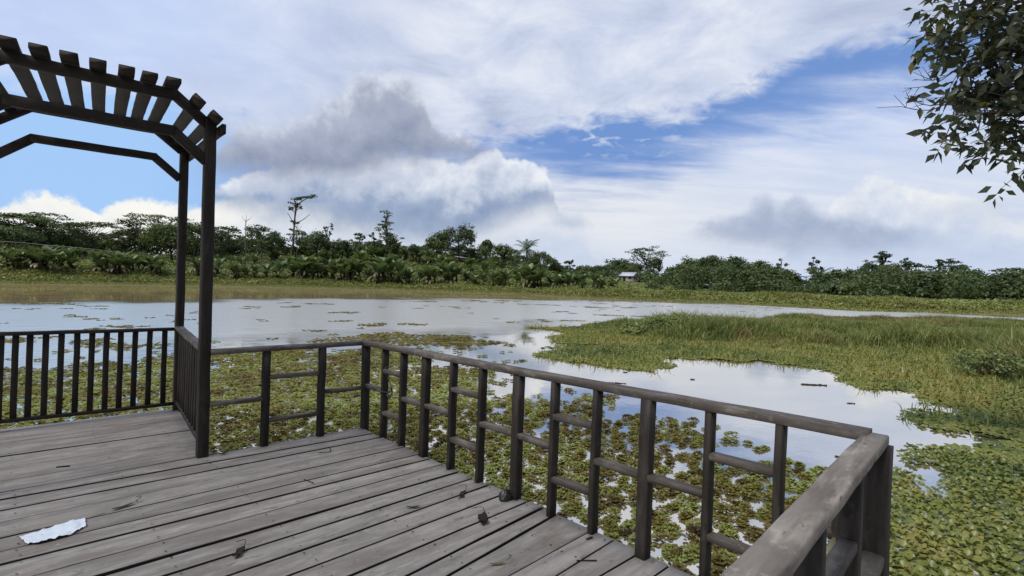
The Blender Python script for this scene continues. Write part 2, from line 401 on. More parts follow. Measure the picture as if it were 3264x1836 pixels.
F_BAN = leaf('banana_leaf', [c4(.070, .112, .052), c4(.135, .200, .085), c4(.215, .265, .095), c4(.15, .115, .06)], .25, .4, .05)
F_UNDER = leaf('undergrowth_leaf', [c4(.072, .108, .036), c4(.140, .192, .062), c4(.225, .265, .085), c4(.29, .29, .09)], .22)
F_GRASS = leaf('bank_grass', [c4(.105, .130, .040), c4(.225, .250, .070), c4(.31, .32, .095), c4(.32, .27, .11)], .25)
F_REED = leaf('reed', [c4(.075, .102, .034), c4(.165, .210, .058), c4(.285, .305, .092), c4(.24, .175, .09)], .28)
F_HYA = leaf('creeping_plant', [c4(.052, .082, .031), c4(.125, .160, .042), c4(.215, .232, .058), c4(.27, .235, .068)], .22, .4, .03)
F_SALV = leaf('floating_leaf', [c4(.040, .028, .011), c4(.135, .102, .022), c4(.170, .172, .034), c4(.255, .295, .085)], .2, .45, .03)
F_NEAR = leaf('broad_leaf', [c4(.022, .028, .015), c4(.042, .053, .025), c4(.070, .080, .034), c4(.24, .17, .03)], .22, .4, .05)
F_DEAD = leaf('dead_leaf', [c4(.018, .013, .010), c4(.05, .035, .02), c4(.16, .12, .06)], .05, .6, .01)

# ------------------------------------------------------------------ water
ZW = -.6
def build_water():
    m, g, out = mat('lake_water')
    pos = g.new('ShaderNodeNewGeometry').outputs['Position']
    mp = g.new('ShaderNodeMapping'); g.put(mp.inputs['Vector'], pos); mp.inputs['Scale'].default_value = (1, 1, 1)
    n1 = g.noise(pos, 1.1, 4, .55, .4); n2 = g.noise(pos, 4.5, 3, .5)
    dist = g.vm('LENGTH', g.vm('SUBTRACT', pos, (-2.7, -3.3, ZW)))
    sp = g.new('ShaderNodeSeparateXYZ'); g.put(sp.inputs[0], g.vm('SUBTRACT', pos, (-2.7, -3.3, ZW)))
    az = g.m('SUBTRACT', g.m('ARCTAN2', sp.outputs[0], sp.outputs[1]), YAW)
    patch = g.m('MULTIPLY', g.m('SUBTRACT', g.noise(pos, .09, 4, .55), .5), 22.)
    r_in = g.m('ADD', g.lr(az, -.7, .05, 15., 27.), patch); r_out = g.m('ADD', g.lr(az, -.75, .3, 43., 74.), patch)
    calm = g.m('MULTIPLY', g.ss(g.m('SUBTRACT', dist, r_in), -4., 4.), g.ss(g.m('SUBTRACT', dist, r_out), -4., 5., 1., 0.))
    amp = g.lr(calm, 0., 1., .0022, .034)
    b = g.new('ShaderNodeBump'); b.inputs['Distance'].default_value = 1.0
    g.put(b.inputs['Strength'], 1.0)
    g.put(b.inputs['Height'], g.m('MULTIPLY', g.m('ADD', n1, g.m('MULTIPLY', n2, .28)), amp))
    mud = g.mix(g.ss(g.noise(pos, .3, 3, .5), .35, .65), c4(.19, .155, .08), c4(.25, .205, .11))
    df = g.new('ShaderNodeBsdfDiffuse'); g.put(df.inputs[0], mud)
    gl = g.new('ShaderNodeBsdfGlossy'); g.put(gl.inputs[0], g.mix(calm, c4(1, .985, .955), c4(1.0, .965, .885))); g.put(gl.inputs['Roughness'], g.lr(calm, 0., 1., .02, .26))
    g.l.new(b.outputs[0], gl.inputs['Normal'])
    fr = g.new('ShaderNodeFresnel'); fr.inputs['IOR'].default_value = 2.1; g.l.new(b.outputs[0], fr.inputs['Normal'])
    mx = g.new('ShaderNodeMixShader'); shoal = g.ss(g.m('SUBTRACT', dist, r_out), -3., 5.)
    fac = g.m('SUBTRACT', g.lr(fr.outputs[0], .05, .8, .60, .94), g.m('MULTIPLY', shoal, .34)); fac = g.m('MAXIMUM', fac, g.m('MULTIPLY', calm, .90)); g.l.new(fac, mx.inputs[0]); g.l.new(df.outputs[0], mx.inputs[1]); g.l.new(gl.outputs[0], mx.inputs[2])
    g.l.new(mx.outputs[0], out.inputs[0])
    mb = MB(); R = 420
    mb.add([(-R, -R, ZW), (R, -R, ZW), (R, R, ZW), (-R, R, ZW)], [(0, 1, 2, 3)])
    tag(mb.obj('water', m), 'calm brown lake reflecting the cloudy sky', kind='structure')
build_water()

# ------------------------------------------------------------------ terrain: lake bed, bank and hillside
def azr(p): 
    q = np.asarray(p, float)[..., :2]-EYE[:2]
    a = np.arctan2(q[..., 0], q[..., 1])-YAW
    return (a+pi) % (2*pi)-pi, np.hypot(q[..., 0], q[..., 1])
_sh = [(0, 713), (350, 716), (700, 721), (1000, 729), (1341, 741), (1538, 752), (1759, 761), (1973, 772), (2159, 783), (2350, 787), (2576, 790)]
_a, _r = [], []
for px, py in _sh:
    p = on_z(px, py, ZW); a, r = azr(p); _a.append(float(a)); _r.append(float(r))
_a = [-pi, -1.6, -1.0]+_a+[1.0, 1.25, 1.5, pi]; _r = [22, 60, 95]+_r+[72, 26, 14, 22]
def shore(a): return np.interp(a, _a, _r)
def A(px): return uv(px, 700)[0]
_ha = [-pi, A(-300), A(0), A(200), A(400), A(600), A(1000), A(1150), A(1300), A(1450), A(1600), A(1900), A(2576), pi]
_hh = [1, 5, 7.6, 5.2, 5.2, 7.6, 9.0, 8.0, 5.2, 3.2, 2.0, .6, .6, .6]
_b1 = [.4, 1.6, 1.5, 1.3, 1.2, .8, .35, .3, .3, .3, .3, .35, .4, .4]
def sst(x, a, b): t = np.clip((x-a)/(b-a), 0, 1); return t*t*(3-2*t)
def ground_z(a, r):
    s = shore(a); h = np.interp(a, _ha, _hh); b = np.interp(a, _ha, _b1)
    z = -2.0+1.35*sst(r, s-14, s) + .42*sst(r, s-.4, s+3.5) + (b+.2)*sst(r, s+2, s+13)
    z = z+(h-b)*sst(r, s+10, s+58)
    x = EYE[0]+np.sin(a+YAW)*r; y = EYE[1]+np.cos(a+YAW)*r
    return z+(fbm(x*.13+40, y*.13+40, 3)-.5)*.5*sst(r, s+1, s+8)
def build_ground():
    m, g, out = mat('bank_soil')
    pos = g.new('ShaderNodeNewGeometry').outputs['Position']
    n = g.noise(pos, .6, 6, .6); n2 = g.noise(pos, 3., 5, .6)
    col = g.mix(g.ss(n, .35, .65), c4(.060, .075, .028), c4(.115, .135, .045))
    col = g.mix(g.ss(n2, .5, .75, 0., .6), col, c4(.10, .085, .045))
    principled(g, out, col, .9, .1, n2, .1, .6)
    aa = np.unique(np.concatenate([np.linspace(-pi, pi, 121), np.linspace(-1., 1.1, 190)])); 
    rr = np.concatenate([np.linspace(0, 50, 14), np.linspace(53, 190, 70), np.geomspace(200, 3000, 16)])
    AA, RR = np.meshgrid(aa, rr, indexing='ij')
    V = np.stack([EYE[0]+np.sin(AA+YAW)*RR, EYE[1]+np.cos(AA+YAW)*RR, ground_z(AA, RR)], -1).reshape(-1, 3)
    nr = len(rr); na = len(aa)
    i, j = np.meshgrid(np.arange(na-1), np.arange(nr-1), indexing='ij')
    Q = np.stack([i*nr+j, i*nr+j+1, (i+1)*nr+j+1, (i+1)*nr+j], -1).reshape(-1, 4)
    mb = MB(); mb.add(V, Q); tag(mb.obj('ground', m, smooth=True), 'grassy lake bank rising to a green hillside', kind='structure')
build_ground()
def spot(px, r, py=700):
    a = uv(px, py)[0]; z = float(ground_z(np.array(a), np.array(float(r))))
    return np.array([EYE[0]+sin(a+YAW)*r, EYE[1]+cos(a+YAW)*r, z]), a

# ------------------------------------------------------------------ the deck
GAPS = [(-2.95, .0, .006), (-2.74, .01, .008), (-2.5, .02, .008), (-2.3, .02, .006), (-2.1, .0, .008), (-1.92, .01, .006), (-1.72, .0, .006),
        (-1.515, -.01, .004), (-1.395, .06, .004), (-1.21, .05, .004), (-.985, .13, .009), (-.822, .10, .012), (-.617, .045, .008), (-.397, .039, .012), (-.185, .033, .009),
        (.022, .016, .011), (.226, .004, .017), (.457, .012, .007), (.670, -.012, .015), (.838, -.02, .004), (1.077, .0, .008), (1.517, -.03, .010),
        (1.715, -.052, .020), (1.955, -.01, .008), (2.41, -.068, .006), (2.872, -.055, .009), (3.2, -.03, .004), (3.41, -.016, .009), (3.975, -.03, .004)]
XL, XR = -4.3, .095
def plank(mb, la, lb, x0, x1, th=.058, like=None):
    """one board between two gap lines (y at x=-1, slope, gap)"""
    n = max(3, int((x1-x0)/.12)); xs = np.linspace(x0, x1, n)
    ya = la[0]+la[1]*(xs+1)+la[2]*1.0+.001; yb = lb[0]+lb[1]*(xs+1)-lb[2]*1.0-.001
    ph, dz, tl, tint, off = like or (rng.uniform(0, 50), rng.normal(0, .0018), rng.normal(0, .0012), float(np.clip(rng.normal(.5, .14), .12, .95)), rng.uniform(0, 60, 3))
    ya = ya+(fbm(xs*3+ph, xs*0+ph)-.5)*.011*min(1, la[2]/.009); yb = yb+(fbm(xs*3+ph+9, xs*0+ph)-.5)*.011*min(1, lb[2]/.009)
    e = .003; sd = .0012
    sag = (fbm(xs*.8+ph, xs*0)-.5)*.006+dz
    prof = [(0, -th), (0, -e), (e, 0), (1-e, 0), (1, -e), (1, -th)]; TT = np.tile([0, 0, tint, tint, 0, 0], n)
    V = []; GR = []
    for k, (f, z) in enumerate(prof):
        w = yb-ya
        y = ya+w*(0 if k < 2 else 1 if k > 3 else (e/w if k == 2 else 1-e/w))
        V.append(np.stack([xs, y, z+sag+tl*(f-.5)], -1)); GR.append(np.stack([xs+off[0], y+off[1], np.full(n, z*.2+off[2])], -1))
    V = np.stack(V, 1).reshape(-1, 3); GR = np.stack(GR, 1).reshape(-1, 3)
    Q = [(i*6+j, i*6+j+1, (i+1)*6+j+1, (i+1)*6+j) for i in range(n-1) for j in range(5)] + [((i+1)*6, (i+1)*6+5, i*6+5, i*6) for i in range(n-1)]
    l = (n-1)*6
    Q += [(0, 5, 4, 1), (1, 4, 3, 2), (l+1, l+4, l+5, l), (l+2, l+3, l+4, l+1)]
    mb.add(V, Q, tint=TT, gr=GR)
def gaz_x(y): return -1.392+(y-1.95)*.082
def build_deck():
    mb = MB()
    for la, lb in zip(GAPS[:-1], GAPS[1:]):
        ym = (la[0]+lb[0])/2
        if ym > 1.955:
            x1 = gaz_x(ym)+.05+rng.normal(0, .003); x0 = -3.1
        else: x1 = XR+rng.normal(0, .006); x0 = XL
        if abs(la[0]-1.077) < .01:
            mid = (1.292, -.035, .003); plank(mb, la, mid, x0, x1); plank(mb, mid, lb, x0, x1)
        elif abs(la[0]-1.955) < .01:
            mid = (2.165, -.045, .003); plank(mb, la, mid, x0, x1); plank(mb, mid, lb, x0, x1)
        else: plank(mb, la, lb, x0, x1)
    for k in range(12):      # the walkway the deck is entered by
        y = -2.96-.2*(k+1); plank(mb, (y, 0, .008), (y+.2, 0, .008), XL, -1.95)
    for la, lb in zip(GAPS[8:-1], GAPS[9:]):          # nail heads along the bearers
        for x in ((-2.62, -2.02, -1.5) if la[0] > 1.95 else (-2.62, -2.0, -1.4, -.8, -.26, .05)):
            if la[0] > 1.95 and x > gaz_x(la[0])-.04: continue
            for f in (.22, .78):
                y0 = la[0]+la[1]*(x+1); y1 = lb[0]+lb[1]*(x+1); th = np.arange(6)*pi/3; c = (x+rng.normal(0, .008), y0+(y1-y0)*f+rng.normal(0, .006))
                r_ = rng.uniform(.0045, .0075); V = np.concatenate([[[c[0], c[1], .0075]], np.stack([c[0]+r_*np.cos(th), c[1]+r_*np.sin(th), np.full(6, .0062)], -1)])
                mb.add(V, None, [(0, 1+k, 1+(k+1) % 6) for k in range(6)], tint=0.)
    # bearers and piles below
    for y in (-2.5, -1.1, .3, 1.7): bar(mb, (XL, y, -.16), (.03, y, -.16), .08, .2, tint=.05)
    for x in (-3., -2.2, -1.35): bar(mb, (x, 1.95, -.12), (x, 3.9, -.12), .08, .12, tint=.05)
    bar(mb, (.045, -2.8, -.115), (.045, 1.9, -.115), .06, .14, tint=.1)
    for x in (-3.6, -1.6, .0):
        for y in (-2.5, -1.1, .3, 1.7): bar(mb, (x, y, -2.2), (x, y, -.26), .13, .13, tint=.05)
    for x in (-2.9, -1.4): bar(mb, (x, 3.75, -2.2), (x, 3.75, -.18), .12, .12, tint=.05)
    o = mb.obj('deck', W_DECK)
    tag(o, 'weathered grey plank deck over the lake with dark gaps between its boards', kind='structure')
build_deck()

# ------------------------------------------------------------------ railings
def part(name, matr, parent, f, *a, **k):
    mb = MB(); f(mb, *a, **k); return mb.obj(name, matr, parent)
ZR = lambda y: float(np.interp(y, [-2.7, -1.6, -.85, .32, 1.9], [.945, .933, .92, .908, .886]))   # underside of the top rail
def build_railings():
    # side rail: nearest faces of posts at x=.017-.09, rail on top
    t = thing('railing', 'long ladder-pattern wooden railing running along the right side of the deck', 'railing', 'wooden railings of the deck', (.05, -.4, 0))
    inv = Matrix.Translation((-.05, .4, 0))
    def P(name, matr, *a, **k):
        o = part(name, matr, t, bar, *a, **k); o.matrix_parent_inverse = inv; return o
    py = {'1': (.078, 1.487, 0), '2': (.063, 1.119, 0), '3': (.053, .718, 1), '4': (.040, .313, 0), '5': (.030, -.073, 0), '6': (.034, -.5, 1), '7': (.022, -.852, 0), '8': (.030, -1.201, 0), '9': (.020, -1.596, 1), 'a': (.040, -1.955, 0), 'b': (.045, -2.315, 0)}
    ys = []
    lean = {'3': -.010, '4': -.008, '5': -.013, '6': -.008, '7': -.008, '8': -.013, '9': -.012}
    for k, (x, y, big) in py.items():
        w, d = (.067, .072) if big else (.07, .038)
        cx, cy = x+w/2, y+d/2; lx = -lean.get(k, -.006)
        P('post', W_POST, (cx, cy, -.12), (cx+lx, cy-.003, ZR(y)), w, d, up=(0, 1, 0))
        ys.append((x, y, y+d, w))
    # corner post shared with the back rail
    P('post', W_POST, (.122, 1.905, -.2), (.118, 1.9, ZR(1.9)), .07, .075, up=(0, 1, 0))
    ys = [(.088, 1.869, 1.94, .067)]+ys+[(.075, -2.645, -2.53, .07)]
    ztop = lambda y, z: z*(ZR(y)/.925)
    for i in range(len(ys)-1):
        (xa, ya0, ya1, wa), (xb, yb0, yb1, wb) = ys[i], ys[i+1]
        zs = [.472] if i % 3 != 1 else [.688, .258]
        for z in zs:
            z += rng.normal(0, .003)
            xm = xa+.036; xn = xb+.036
            P('rung', W_RAIL, (xm, ya0+.002, ztop(ya0, z)), (xn, yb1-.002, ztop(yb1, z)), .062, .04)
    for (ya, yb) in ((1.952, -.5), (-.503, -2.665)):
        P('top_rail', W_RAIL, (.108 if ya > 0 else .084, ya, ZR(ya)+.0225), (.084 if ya > 0 else .098, yb, ZR(yb)+.0225), .098, .045, ch=.004, jit=.0008)
    # back rail
    t2 = thing('railing', 'short two-post wooden railing across the back of the deck beside the arbour', 'railing', 'wooden railings of the deck', (-.65, 1.92, 0))
    inv2 = Matrix.Translation((.65, -1.92, 0))
    def P2(name, matr, *a, **k):
        o = part(name, matr, t2, bar, *a, **k); o.matrix_parent_inverse = inv2; return o
    for x, y in ((-.934, 1.894), (-.400, 1.880)):
        P2('post', W_POST, (x+.032, y+.03, -.15), (x+.038, y+.025, .888), .064, .06, up=(0, 1, 0))
    yb = 1.92
    for xa, xb, zs in ((-1.37, -.932, (.455,)), (-.872, -.398, (.642, .237)), (-.338, .09, (.437,))):
        for z in zs: P2('rung', W_RAIL, (xa, yb, z), (xb, yb-.012, z-.006), .06, .036)
    P2('top_rail', W_RAIL, (-1.37, 1.925, .912), (.058, 1.912, .908), .085, .045, ch=.007)
    # near rail, seen along its length, and its doubled corner
    t3 = thing('railing', 'nearest railing with a broad worn top plank at the lower right of the deck', 'railing', 'wooden railings of the deck', (-.7, -2.72, 0))
    inv3 = Matrix.Translation((.7, 2.72, 0))
    def P3(name, matr, *a, **k):
        o = part(name, matr, t3, bar, *a, **k); o.matrix_parent_inverse = inv3; return o
    dy = .066
    yl = lambda x: -2.686+dy*(x-.1)
    P3('top_rail', W_RAIL2, (.135, yl(.135), .949), (-2.25, yl(-2.25), .949), .096, .045, ch=.006, jit=.0012)
    P3('post', W_POST, (.12, -2.587, -.2), (.123, -2.587, .715), .085, .112, up=(0, 1, 0))
    P3('post', W_POST, (.12, -2.695, -.2), (.125, -2.697, .922), .085, .092, up=(0, 1, 0))
    for x in (-.42, -1.0, -1.6, -2.2):
        P3('post', W_POST, (x+.03, yl(x)+.005, -.12), (x+.03, yl(x)+.005, .925), .05, .075, up=(0, 1, 0))
    P3('rung', W_MOSS, (.08, -2.592, .44), (-.42, -2.592+dy*-.5, .44), .112, .06, ch=.01, jit=.003)
    P3('rung', W_RAIL2, (.08, -2.698, .43), (-.42, -2.698+dy*-.5, .43), .085, .05, ch=.008)
    P3('rung', W_RAIL, (-.42, yl(-.42), .66), (-1.0, yl(-1.), .66), .06, .04)
    P3('rung', W_RAIL, (-1., yl(-1.), .47), (-2.2, yl(-2.2), .47), .06, .04)
build_railings()

# ------------------------------------------------------------------ arbour with slatted rails
def build_arbour():
    t = thing('arbour', 'dark timber arbour with chamfered arches and rafters over the deck end', 'arbour', None, (-2.1, 2.9, 0))
    inv = Matrix.Translation((2.1, -2.9, 0))
    def P(name, *a, **k):
        o = part(name, W_GAZ, t, bar, *a, **k); o.matrix_parent_inverse = inv; return o
    Yf, Yb = 1.94, 3.90; dx = .213; mir = lambda x: 2*-2.187-x; mirb = lambda x: 2*-1.98-x
    # posts
    P('post', (-1.415, 1.945, -.6), (-1.400, 1.945, 2.93), .088, .08, up=(0, 1, 0), ch=.006)
    P('post', (mir(-1.41), 1.945, -.6), (mir(-1.40), 1.945, 2.93), .088, .08, up=(0, 1, 0), ch=.006)
    P('post', (-1.205, 3.9, -.6), (-1.175, 3.9, 3.03), .083, .08, up=(0, 1, 0), ch=.006)
    P('post', (mirb(-1.19), 3.9, -.6), (mirb(-1.175), 3.9, 3.03), .083, .08, up=(0, 1, 0), ch=.006)
    for (Y, m, o, zo, xs0, nm) in ((Yf, mir, 0., 0., -1.652, 'front'), (Yb, mirb, .217, .118, -1.437, 'back')):
        # top beam and its two chamfered ends
        P('beam', (m(xs0), Y, 3.080+zo), (xs0, Y, 3.080+zo), .05, .088)
        for f in (lambda x: x, m):
            P('beam', (f(xs0-.034), Y, 3.094+zo), (f(xs0+.235), Y, 2.885+zo), .046, .085)
        # lower chord and braces
        z = 2.780+zo*.95; xc = xs0-.012
        P('lower_chord', (m(xc), Y-.012, z), (xc, Y-.012, z), .042, .082)
        for f in (lambda x: x, m):
            P('brace', (f(xc-.030), Y-.012, z+.005), (f(xc+.235), Y-.012, z-.212), .038, .086)
    # rafters: planks from front to back
    n = np.array([.63, 0, .78])
    for x in (-2.68, -2.52, -2.354, -2.187, -2.012, -1.862, -1.705):
        P('rafter', (x-.013, 1.745, 3.147-.0045), (x+dx+.02, 4.06, 3.147+.129), .104, .042)
    for tt in (.42, .98):
        a = np.array([-1.652+.235*tt, 1.94, 3.077-.192*tt])+n*.0655
        for sgn in (1, -1):
            q = a.copy(); nn = n.copy()
            q2 = q+np.array([dx, 1.96, .118])
            if sgn < 0: q[0] = mir(q[0]); q2[0] = mirb(q2[0]); nn[0] *= -1
            dd = (q2-q)/1.96
            P('rafter', q-dd*.195, q2+dd*.16, .104, .042, up=tuple(nn))
    for f, fb in ((lambda x: x, lambda x: x), (mir, mirb)):
        P('rafter', (f(-1.335), 1.80, 2.845), (fb(-1.335+dx+.02), 4.05, 2.965), .036, .085)
    # back rail and side rail of the arbour
    r1 = thing('railing', 'slatted rail of thin upright bars across the back of the arbour', 'railing', 'slatted rails of the arbour', (-2., 3.88, 0))
    i1 = Matrix.Translation((2., -3.88, 0))
    def P1(nm, mt, *a, **k):
        o = part(nm, mt, r1, bar, *a, **k); o.matrix_parent_inverse = i1; return o
    P1('top_rail', W_GAZ, (-2.76, 3.90, .958), (-1.245, 3.90, .944), .075, .036)
    P1('bottom_rail', W_GAZ, (-2.76, 3.90, .104), (-1.245, 3.90, .078), .05, .036)
    for x in (-2.705, -2.60, -2.495, -2.375, -2.255, -2.13, -2.005, -1.88, -1.755, -1.625, -1.49, -1.345):
        P1('baluster', W_GAZ, (x, 3.90, .10), (x+.012, 3.90, .94), .052, .03, up=(0, 1, 0))
    r2 = thing('railing', 'slatted rail with a grey top plank along the right side of the arbour', 'railing', 'slatted rails of the arbour', (-1.3, 2.9, 0))
    i2 = Matrix.Translation((1.3, -2.9, 0))
    def P2(nm, mt, *a, **k):
        o = part(nm, mt, r2, bar, *a, **k); o.matrix_parent_inverse = i2; return o
    sx = lambda y: -1.408+(y-1.945)*.1066
    P2('top_rail', W_RAIL, (sx(1.99), 1.99, .93), (sx(3.86), 3.86, .962), .088, .036)
    P2('bottom_rail', W_GAZ, (sx(1.99), 1.99, .10), (sx(3.86), 3.86, .10), .05, .036)
    for y in np.linspace(2.09, 3.75, 11): P2('baluster', W_GAZ, (sx(y), y, .08), (sx(y)+.01, y, .93), .03, .05, up=(0, 1, 0))
build_arbour()

# ------------------------------------------------------------------ foliage builders
def unit(n):
    d = rng.normal(0, 1, (n, 3)); return d/np.linalg.norm(d, axis=1)[:, None]
def leaves(mb, P, N, size, tint, asp=.5, bend=.0):
    """one small pointed leaf face per point; N leans its normal"""
    n = len(P); N = N+rng.normal(0, .45, (n, 3)); N /= np.linalg.norm(N, axis=1)[:, None]
    t = np.cross(N, unit(n)); t /= np.linalg.norm(t, axis=1)[:, None]+1e-9
    b = np.cross(N, t); s = (size*rng.uniform(.6, 1.35, n))[:, None]
    V = np.stack([P-t*s*.5, P+b*s*asp*.5-N*s*bend, P+t*s*.5, P-b*s*asp*.5-N*s*bend], 1).reshape(-1, 3)
    mb.add(V, np.arange(n*4).reshape(-1, 4), tint=np.repeat(np.broadcast_to(tint, (n,)), 4))
def clump(mb, c, rad, n, size, tint, flat=False, up=.35):
    d = unit(n); rr = rng.uniform(.45, 1.05, n)[:, None]
    P = np.asarray(c)+d*rr*np.asarray(rad)
    N = d+np.array([0, 0, up]) if not flat else np.array([0, 0, 1.])+d*.35
    leaves(mb, P, N, size, np.clip(tint+rng.normal(0, .09, n), 0, 1), .62, .1)

def tree(kind, name, px, ytop, wD, r, label, matl, cat='tree', group=None, low=.25, dens=1., leafs=.5, seed=None, base=None):
    p, a = spot(px, r)
    el = uv(px, ytop)[1]; ztop = EYE[2]+r*tan(el)
    h = ztop-p[2]+.3; w = wD/1345*r
    t = thing(name, label, cat, group, tuple(p-[0, 0, .3]))
    tr = MB(); cr = MB()
    K = int(26*dens)
    cl = []
    if kind == 'round':
        cz = h*(low+1)/2; rz = h*(1-low)/2
        for k in range(K):
            d = unit(1)[0]; d[2] = abs(d[2])*1.1-.45
            q = rng.uniform(.55, .95)
            cl.append((np.array([d[0]*w/2*q, d[1]*w/2*q, cz+d[2]*rz*.95*q*1.1]), np.array([.17*w, .17*w, .12*h*(1-low)+.05*w])*rng.uniform(.7, 1.2), 0))
    elif kind == 'sparse':
        for k in range(int(15*dens)):
            z = h*rng.uniform(low, .97); ww = w/2*(1-abs((z/h-low)/(1-low)-.45)*1.1)
            th = rng.uniform(0, 2*pi); q = rng.uniform(.2, 1)
            cl.append((np.array([cos(th)*ww*q, sin(th)*ww*q, z]), np.array([.15*w, .15*w, .05*h])*rng.uniform(.6, 1.1), 0))
    elif kind == 'layer':
        for k in range(int(15*dens)):
            th = rng.uniform(0, 2*pi); q = math.sqrt(rng.uniform(0, 1))
            z = h*(.96-.20*q*q-rng.uniform(0, .12))
            cl.append((np.array([cos(th)*w/2*q*.86, sin(th)*w/2*q*.86, z]), np.array([.15*w, .15*w, .036*h])*rng.uniform(.7, 1.25), 1))
        for k in range(int(9*dens)):
            th = rng.uniform(0, 2*pi); q = rng.uniform(.3, .8)
            cl.append((np.array([cos(th)*w/2*q, sin(th)*w/2*q, h*rng.uniform(max(low, .4), .75)]), np.array([.14*w, .14*w, .06*h])*rng.uniform(.6, 1.2), 1))
    elif kind == 'tower':
        for k in range(int(22*dens)):
            f = rng.uniform(0, 1); z = h*(low+(1-low)*f); ww = w/2*((1-f)*.95+.18)*(1.15 if f < .25 else .8)
            th = rng.uniform(0, 2*pi); q = rng.uniform(.3, 1)
            cl.append((np.array([cos(th)*ww*q, sin(th)*ww*q, z]), np.array([.15*w, .15*w, .025*h])*rng.uniform(.6, 1.15), 1))
    # trunk and limbs
    top = h*(.9 if kind in ('tower', 'sparse') else .62)
    wob = rng.normal(0, .018*h, (5, 3)); wob[0] = 0; wob[:, 2] = 0
    tp = np.array([[0, 0, 0], [0, 0, top*.3], [0, 0, top*.55], [0, 0, top*.8], [0, 0, top]])+wob
    tube(tr, spline(tp, 9), np.linspace(.020*h+.05, .008*h, 9), 6)
    lim = cl if kind != 'round' else cl[::3]
    for c, rad, f in lim:
        z0 = min(top*.97, c[2]*rng.uniform(.55, .8)); i = z0/top*4; j = int(min(i, 3)); q = tp[j]+(tp[j+1]-tp[j])*(i-j)
        mid = (q+c)/2+np.array([0, 0, -.04*h if kind != 'layer' else -.02*h])
        tube(tr, spline([q, mid, c], 5), np.linspace(.009*h, .003*h, 5), 4)
    for c, rad, f in cl:
        n = int(np.clip(46*(rad[0]/.9)**1.1*(.6 if f else 1), 14, 120)*(.8+.2*dens))
        clump(cr, c, rad, n, leafs, float(np.clip(rng.normal(.45, .30), 0, 1)), bool(f))
    if cr.n: cr.obj('crown', matl, t)
    tr.obj('trunk', BARK if kind in ('layer', 'sparse', 'tower') else BARK_D, t, smooth=True)
    return t

